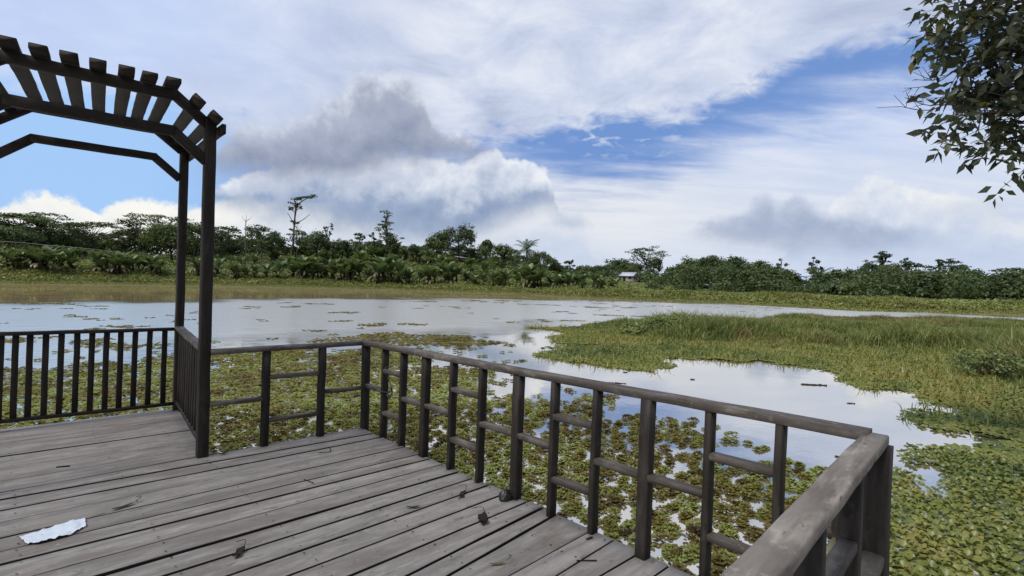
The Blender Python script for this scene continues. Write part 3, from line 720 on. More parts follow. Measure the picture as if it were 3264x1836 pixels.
GB = 'trees along the far bank'
TREES = [
 ('layer', 'umbrella_tree', 48, 531, 120, 152, 'broad umbrella tree with flat layered crown at the far left edge', F_MID, 1.5),
 ('layer', 'umbrella_tree', 113, 527, 92, 158, 'umbrella tree with a see-through raised top over the left woods', F_DARK, 1.0),
 ('round', 'broadleaf_tree', 22, 566, 100, 140, 'full dark round tree below the leftmost umbrella tree', F_DARK, 1.),
 ('layer', 'umbrella_tree', 232, 551, 150, 150, 'low wide umbrella tree with dark flat top left of the arbour posts', F_DARK, 1.4),
 ('layer', 'umbrella_tree', 345, 541, 80, 150, 'small dark umbrella tree left of the pale airy one', F_DARK, .8),
 ('layer', 'umbrella_tree', 395, 528, 140, 158, 'pale airy umbrella tree with thin feathery top beside the arbour', F_LITE, 1.2),
 ('round', 'broadleaf_tree', 430, 553, 110, 142, 'tall bushy mid-green tree directly left of the rear arbour post', F_MID, 1.3),
 ('round', 'broadleaf_tree', 492, 545, 70, 146, 'green tree seen between the two arbour posts', F_MID, 1.),
 ('layer', 'umbrella_tree', 556, 558, 100, 148, 'umbrella tree just right of the front arbour post', F_DARK, 1.2),
 ('layer', 'umbrella_tree', 655, 560, 80, 146, 'layered dark tree right of the leafless tree', F_DARK, 1.1),
 ('round', 'broadleaf_tree', 683, 572, 66, 142, 'dense rounded dark tree left of the tallest tree', F_DARK, 1.2),
 ('layer', 'umbrella_tree', 752, 574, 66, 146, 'low layered crown at the foot of the tallest tree', F_MID, .9),
 ('round', 'broadleaf_tree', 795, 575, 88, 142, 'wide dark round tree right of the tallest tree', F_DARK, 1.3),
 ('sparse', 'thin_tree', 822, 559, 34, 150, 'thin twiggy tree rising over the wide dark round tree', F_MID, .8),
 ('round', 'broadleaf_tree', 857, 590, 56, 140, 'small round dark tree left of the two-headed sparse tree', F_DARK, 1.),
 ('sparse', 'thin_tree', 902, 579, 44, 144, 'sparse tree with separate leaf heads in the middle of the ridge', F_MID, 1.),
 ('sparse', 'thin_tree', 938, 582, 36, 144, 'open-crowned tree close against the left of the tower-shaped tree', F_DARK, 1.),
 ('tower', 'tower_tree', 970, 527, 72, 148, 'tall tower-shaped tree with tiered boughs above the banana slope', F_DARK, 1.1),
 ('round', 'broadleaf_tree', 972, 577, 58, 142, 'dark cone-like tree at the foot of the tower-shaped tree', F_DARK, 1.),
 ('round', 'broadleaf_tree', 1038, 607, 40, 140, 'low round treetop between the tower-shaped tree and the big pair', F_DARK, .7),
 ('round', 'broadleaf_tree', 1101, 573, 70, 140, 'lower left tree of the big pair above the metal-roofed hut', F_MID, 1.2),
 ('round', 'broadleaf_tree', 1150, 552, 92, 146, 'tall spreading tree of the big pair above the metal-roofed hut', F_DARK, 1.2),
 ('sparse', 'thin_tree', 1180, 585, 50, 142, 'loose drooping treetop on the right flank of the big pair', F_DARK, 1.),
 ('round', 'broadleaf_tree', 1222, 592, 46, 138, 'upright dense tree left of the coconut palm', F_MID, 1.2),
 ('round', 'broadleaf_tree', 1262, 606, 66, 136, 'broad light-topped tree touching the coconut palm', F_LITE, 1.1),
 ('sparse', 'thin_tree', 1290, 618, 40, 134, 'loose pale-leaved tree just left of the coconut palm crown', F_LITE, 1.),
 ('round', 'broadleaf_tree', 1358, 624, 60, 136, 'bushy tree just right of the coconut palm', F_DARK, 1.1),
 ('round', 'broadleaf_tree', 1385, 639, 44, 134, 'lower bushy tree second right of the coconut palm', F_MID, 1.),
 ('sparse', 'thin_tree', 1434, 650, 38, 140, 'small airy treetop on the low ridge left of the white house', F_DARK, 1.),
 ('round', 'broadleaf_tree', 1400, 662, 50, 138, 'low dark tree in the dip right of the bushy palm neighbours', F_DARK, 1.),
 ('round', 'broadleaf_tree', 1472, 664, 60, 146, 'low rounded tree left of the small flat treetop', F_DARK, 1.),
 ('layer', 'umbrella_tree', 1528, 648, 34, 165, 'tiny flat-topped tree standing out left of the big umbrella tree', F_DARK, .6),
 ('round', 'broadleaf_tree', 1560, 644, 76, 168, 'rounded dark tree behind the white house', F_DARK, 1.2),
 ('layer', 'umbrella_tree', 1627, 613, 104, 172, 'big umbrella tree with wing-like top above the white house', F_DARK, 1.3),
 ('round', 'broadleaf_tree', 1645, 632, 44, 168, 'dark column of leaves below the big umbrella top', F_DARK, 1.1),
 ('round', 'broadleaf_tree', 1600, 655, 60, 166, 'leafy dark tree behind the ridge of the white house roof', F_DARK, 1.),
 ('round', 'broadleaf_tree', 1690, 664, 44, 160, 'dark round tree above the blue-roofed shelter', F_DARK, .9),
 ('round', 'broadleaf_tree', 1735, 640, 74, 150, 'left shoulder tree of the large wooded mound', F_MID, 1.2),
 ('round', 'broadleaf_tree', 1790, 632, 84, 152, 'highest tree on the large wooded mound', F_MID, 1.2),
 ('round', 'broadleaf_tree', 1850, 637, 84, 150, 'middle-right tree of the large wooded mound', F_DARK, 1.2),
 ('round', 'broadleaf_tree', 1908, 648, 76, 146, 'right shoulder tree of the large wooded mound', F_MID, 1.2),
 ('round', 'broadleaf_tree', 1760, 668, 70, 136, 'front lower tree under the left of the wooded mound', F_DARK, 1.),
 ('round', 'broadleaf_tree', 1830, 672, 80, 132, 'front lower tree under the middle of the wooded mound', F_DARK, 1.),
 ('round', 'broadleaf_tree', 1900, 676, 90, 128, 'front lower tree under the right of the wooded mound', F_DARK, 1.2),
 ('sparse', 'thin_tree', 1962, 645, 36, 140, 'feathery treetop where the wooded mound falls away', F_MID, 1.),
 ('round', 'broadleaf_tree', 1978, 672, 60, 130, 'last dense tree at the right foot of the wooded mound', F_DARK, 1.),
 ('sparse', 'thin_tree', 2046, 644, 46, 138, 'lone open tree standing in the gap right of the wooded mound', F_DARK, 1.3),
 ('round', 'broadleaf_tree', 2103, 675, 62, 132, 'rounded tree right of the lone open tree', F_DARK, 1.1),
 ('round', 'broadleaf_tree', 2150, 668, 60, 130, 'dark tree left of the pointed one on the right', F_DARK, 1.),
 ('round', 'broadleaf_tree', 2187, 650, 56, 134, 'pointed dark tree left of the twin-topped one', F_DARK, 1.1),
 ('tower', 'tower_tree', 2218, 631, 66, 138, 'twin-topped highest tree of the right-hand woods', F_DARK, 1.4),
 ('round', 'broadleaf_tree', 2240, 655, 70, 132, 'dense tree under the twin-topped highest one', F_DARK, 1.2),
 ('sparse', 'thin_tree', 2274, 644, 44, 136, 'dark tufted tree right of the twin-topped one', F_DARK, 1.2),
 ('layer', 'umbrella_tree', 2306, 648, 56, 140, 'umbrella tree leaning right in the right-hand woods', F_DARK, .8),
 ('tower', 'tower_tree', 2362, 650, 38, 134, 'slim pointed tree between two gaps in the right-hand woods', F_DARK, 1.),
 ('layer', 'umbrella_tree', 2395, 647, 56, 134, 'layered tree with curled boughs in the right-hand woods', F_DARK, 1.1),
 ('round', 'broadleaf_tree', 2436, 665, 76, 130, 'sloping round tree right of the curled-bough tree', F_DARK, 1.2),
 ('round', 'broadleaf_tree', 2330, 676, 70, 126, 'low rounded tree in front of the slim pointed one', F_DARK, 1.),
 ('round', 'broadleaf_tree', 2500, 690, 70, 128, 'low tree in the dip near the right edge of the photo', F_DARK, 1.),
 ('layer', 'umbrella_tree', 2535, 664, 74, 138, 'flat pale umbrella tree near the right edge of the photo', F_MID, .9),
 ('round', 'broadleaf_tree', 2562, 669, 70, 128, 'dark tree cut by the right edge of the photo', F_DARK, 1.1),
]
for (kd, nm, px, yt, wD, r, lb, ml, dn) in TREES:
    tree(kd, nm, px, yt, wD, r, lb, ml, 'tree', GB, low={'round': .2, 'layer': .5, 'tower': .42, 'sparse': .4}[kd], dens=dn)

def tallest_tree():
    px, r = 735, 146; p, a = spot(px, r); s = r/1345
    t = thing('emergent_tree', 'tallest tree, bare-trunked with its flat top leaning right over the ridge', 'tree', GB, tuple(p))
    rt = np.array([cos(YAW+a), -sin(YAW+a), 0]); dp = np.array([sin(YAW+a), cos(YAW+a), 0])
    zt = lambda y: EYE[2]+r*tan(uv(px, y)[1])-p[2]
    tr = MB(); cr = MB()
    Q = lambda dx, y, dd=0: rt*(dx*s)+dp*dd+np.array([0, 0, zt(y)])
    tube(tr, spline([Q(0, 640), Q(1, 590), Q(3, 545), Q(5, 525), Q(14, 508), Q(30, 495), Q(44, 489)], 16), np.linspace(.25, .08, 16), 6)
    tube(tr, spline([Q(3, 545), Q(6, 520), Q(0, 503)], 6), np.linspace(.2, .08, 6), 5)
    tube(tr, spline([Q(4, 562), Q(18, 553), Q(36, 536)], 7), np.linspace(.15, .05, 7), 5)
    tube(tr, spline([Q(2, 565), Q(-8, 545), Q(-14, 536)], 6), np.linspace(.1, .04, 6), 4)
    for dx, y, w in ((46, 487, 16), (36, 489, 15), (26, 493, 14), (14, 498, 14), (0, 500, 15), (-2, 509, 14), (8, 512, 10), (-8, 521, 13), (14, 521, 9), (3, 517, 10), (0, 555, 12), (8, 557, 9), (-6, 526, 10), (-4, 577, 10)):
        for k in range(2):
            c = Q(dx+rng.normal(0, 2.5), y+rng.normal(0, 1.), rng.normal(0, .9)); tube(tr, [Q(3, y+9), c], [.07, .04], 4)
            clump(cr, c, (w*.55*s, w*.55*s, .28), 34, .42, rng.uniform(.2, .8), True)
    cr.obj('crown', F_DARK, t); tr.obj('trunk', BARK, t, smooth=True)
tallest_tree()

def dead_tree(px, ytop, r, label, w=1.):
    p, a = spot(px, r); h = EYE[2]+r*tan(uv(px, ytop)[1])-p[2]
    t = thing('dead_tree', label, 'tree', GB, tuple(p)); tr = MB(); tw = MB()
    tube(tr, spline([(0, 0, 0), (.1, 0, h*.4), (-.1, .1, h*.7), (.05, 0, h)], 8), np.linspace(.16, .04, 8), 5)
    for k in range(11):
        z = h*rng.uniform(.55, .92); th = rng.uniform(0, 2*pi); L = rng.uniform(.7, 1.6)*w
        e = np.array([cos(th)*L, sin(th)*L, z+rng.uniform(.6, 1.7)])
        tube(tw, spline([(0, 0, z), e*.55+np.array([0, 0, z])*.45-[0, 0, .15], e], 5), np.linspace(.06, .02, 5), 4)
    tr.obj('trunk', BARK, t); tw.obj('branches', BARK, t)
dead_tree(616, 541, 140, 'leafless grey tree standing right of the arbour posts')
dead_tree(745, 560, 144, 'leafless twiggy tree close beside the tallest tree', 1.2)

# ------------------------------------------------------------------ palm and bananas
def frond(mb, o, az, el, L, wid, droop, tint, n=7, split=False):
    """an arching leaf blade folded along its midrib, or a feather of leaflets"""
    d0 = np.array([cos(az), sin(az), 0]); side = np.array([-sin(az), cos(az), 0])
    t = np.linspace(0, 1, n); ang = el-droop*t**1.3
    st = np.stack([np.cos(ang), np.sin(ang)], -1)*L/(n-1)
    q = np.concatenate([[[0, 0]], np.cumsum(st[:-1], 0)])
    mid = o+q[:, :1]*d0+q[:, 1:]*np.array([0, 0, 1])
    if not split:
        w = wid*np.sin(pi*np.clip(t*.92+.05, 0, 1))**.6*.5*(1+rng.normal(0, .07, n)); w[0] = .03
        up = np.array([0, 0, .35])
        Lf = mid+w[:, None]*(side+up); Rf = mid+w[:, None]*(-side+up)
        V = np.concatenate([mid, Lf, Rf]); i = np.arange(n-1)
        mb.add(V, np.concatenate([np.stack([i, i+1, n+i+1, n+i], -1), np.stack([i, 2*n+i, 2*n+i+1, i+1], -1)]), tint=np.clip(tint+rng.normal(0, .05, 3*n), 0, 1))
    else:
        for k in range(1, n):
            for sg in (1, -1):
                w = wid*(.35+.65*sin(pi*min(1, k/n)))*rng.uniform(.8, 1.1)
                e = mid[k]+sg*side*w*.8+d0*w*.45-np.array([0, 0, w*.45]); bs = (mid[k]-mid[k-1])*.42
                mb.add([mid[k]-bs, mid[k]+bs, e], None, [(0, 1, 2)], tint=tint)
def palm(px, ytop, rpx, r, label):
    p, a = spot(px, r); h = EYE[2]+r*tan(uv(px, ytop)[1])-p[2]; R = rpx/1345*r
    t = thing('coconut_palm', label, 'palm', None, tuple(p)); tr = MB(); cr = MB()
    c = np.array([.2, 0, h-R*.62]); tube(tr, spline([(0, 0, 0), (.25, 0, c[2]*.5), c], 9), np.linspace(.2, .12, 9), 7)
    for k in range(26):
        frond(cr, c, k*2.4+rng.normal(0, .2), rng.uniform(-.35, 1.35), R*rng.uniform(1., 1.3), R*.26, rng.uniform(1., 1.7), rng.uniform(.1, .7), 13, True)
    cr.obj('crown', F_MID, t); tr.obj('trunk', BARK, t, smooth=True)
palm(1321, 606, 36, 122, 'single coconut palm with drooping feather fronds on the far bank')
palm(2060, 676, 30, 118, 'dark spiky palm at the foot of the lone open tree')

def banana_mesh(k):
    stems = []; cr = MB()
    for j in range((3, 2, 4, 2)[k]):
        tr = MB()
        b = np.array([rng.normal(0, .5), rng.normal(0, .5), 0]) if j else np.zeros(3)
        hh = rng.uniform(1.5, 2.1)*(1 if j == 0 else rng.uniform(.55, .95)); ln = rng.normal(0, .12, 2)
        top = b+np.array([ln[0], ln[1], hh]); tube(tr, [b, (b+top)/2, top], [.14, .12, .08], 6); stems.append(tr.mesh('banana_stem', BARK_D))
        for q in range(9):
            frond(cr, top-[0, 0, .1], q*2.39+rng.normal(0, .25), rng.uniform(.85, 1.5), rng.uniform(1.7, 2.5)*(.7+.3*hh/2), rng.uniform(.5, .72), rng.uniform(.5, 1.5), np.clip(rng.normal(.38, .2), 0, .9), 7)
        for q in range(3):
            frond(cr, top-[0, 0, .3], rng.uniform(0, 6.3), .1, rng.uniform(1.1, 1.6), .3, rng.uniform(1.6, 2.2), 1., 6)
    return stems+[cr.mesh('banana_crown', F_BAN)]
BM = [banana_mesh(k) for k in range(4)]
_ban = [(22, 626, 668), (80, 622, 672), (118, 618, 675), (176, 630, 680), (240, 628, 684), (300, 632, 687), (335, 640, 690), (382, 640, 692), (405, 655, 692), (497, 645, 694), (548, 655, 696), (590, 660, 694),
        (640, 668, 692), (700, 660, 700), (768, 640, 706), (800, 662, 704), (834, 656, 708), (860, 660, 708), (892, 650, 710), (925, 672, 712), (968, 640, 716), (1000, 660, 716), (1030, 676, 718), (1082, 668, 720), (1125, 658, 722), (1150, 668, 722),
        (1195, 690, 724), (1240, 684, 726), (1272, 676, 727), (1330, 660, 730), (1362, 676, 730), (1405, 688, 732), (1435, 686, 732), (1465, 694, 734), (1494, 684, 734), (1520, 700, 736), (1545, 698, 738)]
_ord = lambda n: str(n)+('th' if 10 < n % 100 < 14 else {1: 'st', 2: 'nd', 3: 'rd'}.get(n % 10, 'th'))
def banana(px, ytop, r, label, group, k):
    p, a = spot(px, r); h = EYE[2]+r*tan(uv(px, ytop)[1])-p[2]; s = max(.6, h/3.45)
    t = thing('banana_plant', label, 'banana plant', group, tuple(p)); t.scale = (s*1.45, s*1.45, s*1.06); t.rotation_euler = (0, 0, rng.uniform(0, 6.3))
    for me in BM[k]:
        o = bpy.data.objects.new('crown' if 'crown' in me.name else 'stem', me); C.objects.link(o); o.parent = t
_ban += [(px, yt, 0) for px, yt in ((50, 630), (148, 632), (270, 634), (318, 644), (360, 648), (520, 658), (615, 668), (672, 668), (735, 655), (817, 668), (876, 664), (945, 660), (984, 658), (1015, 672), (1056, 676), (1172, 682), (1218, 690), (1256, 688), (1300, 678), (1347, 684), (1385, 690), (1420, 692), (1450, 690))]
_ban.sort()
for i, (px, yt, yb) in enumerate(_ban):
    a = uv(px, 700)[0]; r = float(shore(a))+(rng.uniform(9, 13) if yb else rng.uniform(12, 17))
    banana(px, yt, r, 'dark banana clump at the water bank, %s from the left of the front row' % _ord(i+1), 'front row of banana plants', int(rng.integers(0, 4)))
_slope = [(600, 648), (640, 640), (690, 632), (742, 618), (775, 628), (815, 634), (850, 628), (880, 634), (905, 630), (940, 616), (965, 620), (995, 614), (1020, 622), (1045, 624), (1075, 628), (1110, 642), (720, 646), (800, 650), (925, 645), (985, 640), (1180, 655), (1215, 660), (30, 612), (140, 618), (190, 622), (260, 628)]
for i, (px, yt) in enumerate(sorted(_slope)):
    a = uv(px, 700)[0]; r = float(shore(a))+np.interp(yt, [612, 660], [42, 22])+rng.uniform(-3, 3)
    banana(px, yt, r, 'banana plant on the green slope, %s from the left of the hillside ones' % _ord(i+1), 'banana plants on the hillside', int(rng.integers(0, 4)))

# ------------------------------------------------------------------ ground cover of the far bank (uncountable)
def world_xy(a, r): return EYE[0]+np.sin(a+YAW)*r, EYE[1]+np.cos(a+YAW)*r
WIN = [(1545, 1632, 152), (1662, 1702, 155), (2006, 2036, 140), (1758, 1796, 124), (2010, 2034, 112)]     # openings the huts stand in
def cover():
    mb = MB()
    n = 6500
    a = rng.uniform(A(-120), A(2750), n); s = shore(a); f = rng.uniform(0, 1, n)**1.15
    r = s+10+f*48; x, y = world_xy(a, r); z = ground_z(a, r); nn = fbm_u(x*.09+3, y*.09)
    for i in range(n):
        hh = .5+1.7*nn[i]*rng.uniform(.4, 1.2)
        if a[i] > A(1640): hh *= .28
        if any(A(w[0]-4) < a[i] < A(w[1]+4) and r[i] < w[2] for w in WIN): hh = .35
        clump(mb, (x[i], y[i], z[i]+hh*.4), (rng.uniform(.8, 1.7), rng.uniform(.8, 1.7), hh*.65), 17, .46, float(np.clip(rng.normal(.3+.4*nn[i], .16), 0, 1)), False, .8)
    tag(mb.obj('undergrowth', F_UNDER), 'green creepers and shrubs covering the far hillside', 'undergrowth', kind='stuff')
    mb = MB()
    def lump(px, r, ytop, half, base):
        p, a = spot(px, r); h = max(EYE[2]+r*tan(uv(px, ytop)[1])-p[2], 1.5); w = half/1345*r
        for k in range(int(46*half/36)):
            f = rng.uniform(0, 1)**.75; th = rng.uniform(0, 2*pi); ww = w*math.sqrt(max(.06, 1-f**2.4))*math.sqrt(rng.uniform(.25, 1)); q = rng.uniform(.7, 1.3)
            clump(mb, p+[cos(th)*ww, sin(th)*ww*.8, h*(.08+.86*f)], (q, q, q*.55), 26, .5, float(np.clip(base+rng.normal(0, .20), 0, 1)), False, .6)
    prof = [(-120, 556), (0, 556), (120, 562), (170, 578), (300, 580), (340, 566), (430, 560), (540, 575), (600, 582), (650, 580), (705, 618), (760, 598), (850, 594), (950, 598), (1050, 618), (1100, 618), (1200, 622), (1300, 640), (1400, 668), (1500, 672), (1600, 662), (1690, 676), (1712, 664), (1745, 650), (1800, 643), (1860, 648), (1920, 658), (1970, 672), (2005, 706), (2060, 700), (2100, 690), (2150, 678), (2200, 660), (2260, 662), (2330, 676), (2400, 664), (2450, 676), (2520, 694), (2576, 682), (2750, 690)]
    c = -140.
    while c < 2760:
        c += rng.uniform(20, 40); a = uv(c, 700)[0]; s = float(shore(np.array(a))); far = c > 1560
        r = s+(rng.uniform(26, 60) if far else rng.uniform(46, 62)); r = max([r]+[w[2]+2 for w in WIN if w[0]-8 < c < w[1]+8])
        lump(c, r, np.interp(c, *zip(*prof))+rng.uniform(-8, 30)*(1 if far else .6), rng.uniform(18, 48), rng.uniform(.05, .55) if c < 1990 else rng.uniform(0., .38))
    n = 2100; px = rng.uniform(-120, 2750, n); px[1600:] = rng.uniform(-120, 700, 500); px = np.where(rng.uniform(0, 1, n) < .35, rng.uniform(1600, 2750, n), px)
    for i in range(n):
        a = uv(px[i], 700)[0]; s = float(shore(np.array(a))); far = px[i] > 1560
        r = s+(rng.uniform(24, 62) if far else rng.uniform(46, 62)); r = max([r]+[w[2] for w in WIN if w[0] < px[i] < w[1]]); z0 = float(ground_z(np.array(a), np.array(r)))
        zt = EYE[2]+r*tan(uv(px[i], np.interp(px[i], *zip(*prof))+22+rng.uniform(0, 12))[1])
        z = z0+(max(zt-z0, .6))*rng.uniform(0.02, 1.)**rng.choice([.6, 1.1]); xx, yy = world_xy(a, r); q = rng.uniform(1.3, 2.8)
        clump(mb, (xx, yy, z), (q, q, q*.62), 34, .55, float(np.clip(rng.normal(.30, .26), 0, 1)), False, .6)
    tag(mb.obj('woods', F_MID), 'dark mass of woods filling in between the far trees', 'woods', kind='stuff')
cover()

def blades(mb, P, n, H, wid, lean, tint, seg=2):
    """n bent grass blades from every point of P"""
    m = len(P)*n; B = np.repeat(P, n, 0); H = np.repeat(H, n)*rng.uniform(.55, 1.15, m); ti = np.repeat(tint, n)+rng.normal(0, .08, m)
    th = rng.uniform(0, 2*pi, m); d = np.stack([np.cos(th), np.sin(th), 0*th], -1); sd = np.stack([-np.sin(th), np.cos(th), 0*th], -1)
    th2 = rng.uniform(0, 2*pi, m); sd = np.stack([np.cos(th2), np.sin(th2), 0*th2], -1)
    B = B+d*(rng.uniform(0, 1, m)*.12)[:, None]; ln = (lean*rng.uniform(.2, 1.3, m)*H)[:, None]; z = np.array([0, 0, 1.])
    w = (wid*rng.uniform(.6, 1.3, m))[:, None]
    m1 = B+d*ln*.3+z*(H*.6)[:, None]; m2 = B+d*ln+z*(H*(1-.25*rng.uniform(0, 1, m)))[:, None]
    V = np.stack([B-sd*w*.5, B+sd*w*.5, m1-sd*w*.42, m1+sd*w*.42, m2-sd*w*.06, m2+sd*w*.06], 1).reshape(-1, 3)
    i = np.arange(m)[:, None]*6
    mb.add(V, np.concatenate([i+[0, 1, 3, 2], i+[2, 3, 5, 4]]), tint=np.repeat(np.clip(ti, 0, 1), 6))
def bank_grass():
    mb = MB(); n = 15000
    a = rng.uniform(A(-100), A(2720), n); f = rng.uniform(0, 1, n)**1.2; s = shore(a); r = s+.2+f*15
    x, y = world_xy(a, r); z = ground_z(a, r); q = fbm_u(x*.16, y*.16+9); q2 = fbm_u(x*.5+70, y*.5)
    H = np.where(r < s+2.5, .10+.1*q, .25+.75*q*sst(r, s+2, s+6)); ti = np.clip(np.where(r < s+2.5, .55+.3*q2, .22+.42*q2), 0, 1)
    blades(mb, np.stack([x, y, z-.03], -1), 6, H, .16, .7, ti)
    n = 1500; a = rng.uniform(A(-100), A(2720), n); s = shore(a); r = s+3.5+rng.uniform(0, 10, n); x, y = world_xy(a, r); z = ground_z(a, r); q = fbm_u(x*.2+30, y*.2)
    for i in range(n):
        if q[i] > .35: clump(mb, (x[i], y[i], z[i]+.15), (rng.uniform(.6, 1.3), rng.uniform(.6, 1.3), .3+.35*q[i]), 16, .34, float(np.clip(rng.normal(.42, .2), 0, .9)), False, 1.)
    tag(mb.obj('bank_grass', F_GRASS), 'rough green grass along the far water edge', 'grass', kind='stuff')
bank_grass()

# ------------------------------------------------------------------ floating plants
def rosette(k, n1=6, n2=4, hi=True):
    V = []; T = []
    for ring, (n, rad, tilt, L) in enumerate(((n1, .030, .35, .055), (n2, .008, .95, .042))):
        if not hi and ring: break
        for j in range(n):
            th = j*2*pi/n+rng.normal(0, .2)+ring*.5; tl = tilt+rng.normal(0, .15); l = L*rng.uniform(.8, 1.2); w = l*rng.uniform(.75, 1.)
            d = np.array([cos(th)*cos(tl), sin(th)*cos(tl), sin(tl)]); s = np.array([-sin(th), cos(th), 0]); u = np.cross(d, s)*-1
            b = np.array([cos(th)*rad*.5, sin(th)*rad*.5, .004+.01*ring]); m = b+d*l*.55; t = b+d*l*rng.uniform(.85, 1.)-np.array([0, 0, l*.12])
            i = len(V); cup = .26*w
            V += [b, m+s*w*.5+u*cup, t+s*w*.22+u*cup*.4, t-s*w*.22+u*cup*.4, m-s*w*.5+u*cup, m]
            T += [(i, i+5, i+1), (i+1, i+5, i+2), (i+2, i+5, i+3), (i+3, i+5, i+4), (i, i+4, i+5)]
    return np.array(V), np.array(T)
RH = [rosette(k) for k in range(5)]; RL = [rosette(k, 5, 0, False) for k in range(4)]
def scatter(mb, P, sc, tint, temps, zs=1.):
    pick = rng.integers(0, len(temps), len(P))
    for k, (V, T) in enumerate(temps):
        m = pick == k; p = P[m]; n = len(p)
        if not n: continue
        th = rng.uniform(0, 2*pi, n); c, s = np.cos(th), np.sin(th); q = sc[m]
        W = np.empty((n, len(V), 3))
        W[:, :, 0] = (c[:, None]*V[:, 0]-s[:, None]*V[:, 1])*q[:, None]+p[:, :1]
        W[:, :, 1] = (s[:, None]*V[:, 0]+c[:, None]*V[:, 1])*q[:, None]+p[:, 1:2]
        W[:, :, 2] = V[:, 2]*q[:, None]*zs+p[:, 2:]
        F = (np.arange(n)[:, None, None]*len(V)+T).reshape(-1, 3)
        tt = np.clip(tint[m][:, None]+rng.normal(0, .07, (n, len(V))), 0, 1)
        mb.add(W.reshape(-1, 3), None, F, tint=tt.ravel())
_ctl = [(.93, [(60, 1010), (200, 990), (330, 1000), (440, 985), (560, 990), (700, 960), (620, 1060), (800, 1000), (900, 960), (1000, 990), (1060, 1050), (1150, 1020), (1250, 1100), (1330, 1080), (1420, 1120), (1400, 1250), (1540, 1180), (1700, 1290), (1700, 1180), (1900, 1260), (1850, 1400), (2060, 1330), (1600, 1420), (150, 1080), (1950, 1200)]),
        (.74, [(80, 945), (250, 935), (440, 915), (560, 905), (650, 898), (760, 905), (860, 905), (960, 915), (1100, 950), (1250, 1010), (1450, 1050), (1600, 1090), (1750, 1120), (1010, 930), (2030, 1230)]),
        (.30, [(120, 905), (330, 890), (430, 870), (560, 862), (650, 858), (800, 862), (900, 850), (1000, 850), (1080, 838), (1170, 850), (1120, 890), (1230, 905), (1290, 970), (1420, 1000), (1540, 1035), (1680, 1060), (1800, 1090), (1900, 1130), (2100, 1180)]),
        (.09, [(60, 880), (250, 862), (380, 845), (680, 832), (760, 842), (850, 830), (960, 828), (1100, 815), (1220, 820), (1280, 895), (1330, 950)]),
        (.045, [(100, 850), (350, 825), (560, 790), (700, 805), (850, 795), (1000, 795), (1150, 790), (1280, 800), (1420, 790), (1520, 785), (700, 770), (1000, 770), (1250, 775), (1650, 780), (1850, 785), (480, 785)]),
        (.0, [(90, 868), (200, 858), (330, 845), (420, 832), (620, 815), (800, 815), (30, 800), (200, 790), (300, 760), (1290, 850), (1330, 880), (1400, 930), (1520, 950), (1620, 985), (1750, 980), (1900, 1000), (1900, 1070), (2050, 1060), (2150, 1100), (2250, 1120), (1350, 780), (1750, 765), (2000, 775), (900, 750), (500, 755), (2300, 1090), (1420, 960), (1480, 965), (1560, 970), (1650, 950), (1750, 940), (1850, 950), (1950, 950), (2050, 980), (1850, 1030), (1950, 1040), (2000, 1100), (2100, 1130), (2200, 1050), (2180, 1150), (1700, 1010), (1780, 1030), (1620, 1005), (2260, 1180), (2300, 1200), (2350, 1215), (2400, 1238), (2262, 1212), (2300, 1120), (2400, 1110), (2450, 1112), (2200, 1185), (2180, 1120)])]
def cov_fn():
    X = []; Vv = []
    for v, pts in _ctl:
        for p in pts:
            q = on_z(p[0], p[1], ZW); a, r = azr(q); X.append((float(a)*2.2, math.log(float(r)))); Vv.append(v)
    X = np.array(X); Vv = np.array(Vv)
    def f(a, r):
        out = np.empty(len(a)); A2 = np.stack([a*2.2, np.log(r)], -1)
        for i in range(0, len(a), 20000):
            D = ((A2[i:i+20000, None]-X[None])**2).sum(-1); w = 1/(D+2e-5)**2.2
            out[i:i+20000] = (w*Vv).sum(1)/w.sum(1)
        return out
    return f
COV = cov_fn()
def in_poly(x, y, poly):
    c = np.zeros(len(x), bool); n = len(poly)
    for i in range(n):
        x1, y1 = poly[i]; x2, y2 = poly[(i+1) % n]
        k = ((y1 > y) != (y2 > y)) & (x < (x2-x1)*(y-y1)/(y2-y1+1e-12)+x1); c ^= k
    return c
_mat = [(1330, 825), (1420, 820), (1520, 812), (1600, 806), (1690, 804), (1780, 806), (1900, 803), (2000, 799), (2150, 800), (2290, 803), (2450, 806), (2700, 812), (3300, 900), (3600, 1300), (3300, 1800), (2600, 2100), (2236, 1900), (2236, 1197),
        (2285, 1215), (2300, 1240), (2350, 1235), (2400, 1252), (2428, 1232), (2385, 1210), (2360, 1186), (2310, 1170), (2270, 1160), (2247, 1150), (2262, 1139), (2300, 1139), (2345, 1133), (2400, 1129), (2460, 1131), (2470, 1118), (2540, 1133), (2562, 1118), (2520, 1110), (2440, 1096), (2400, 1089), (2340, 1083), (2300, 1063),
        (2283, 1048), (2300, 1040), (2360, 1037), (2370, 1043), (2425, 1041), (2432, 1030), (2360, 1012), (2330, 999), (2270, 984), (2240, 986), (2180, 977), (2120, 962), (2130, 955), (2100, 943), (2060, 931), (2000, 919), (1925, 912), (1850, 910), (1790, 907), (1700, 902),
        (1660, 912), (1682, 919), (1640, 933), (1580, 929), (1500, 919), (1420, 911), (1345, 896), (1385, 881), (1440, 873), (1520, 879), (1562, 872), (1500, 868), (1402, 866), (1385, 848), (1432, 838), (1395, 832)]
MAT = [tuple(on_z(px, py, ZW)[:2]) for px, py in _mat]
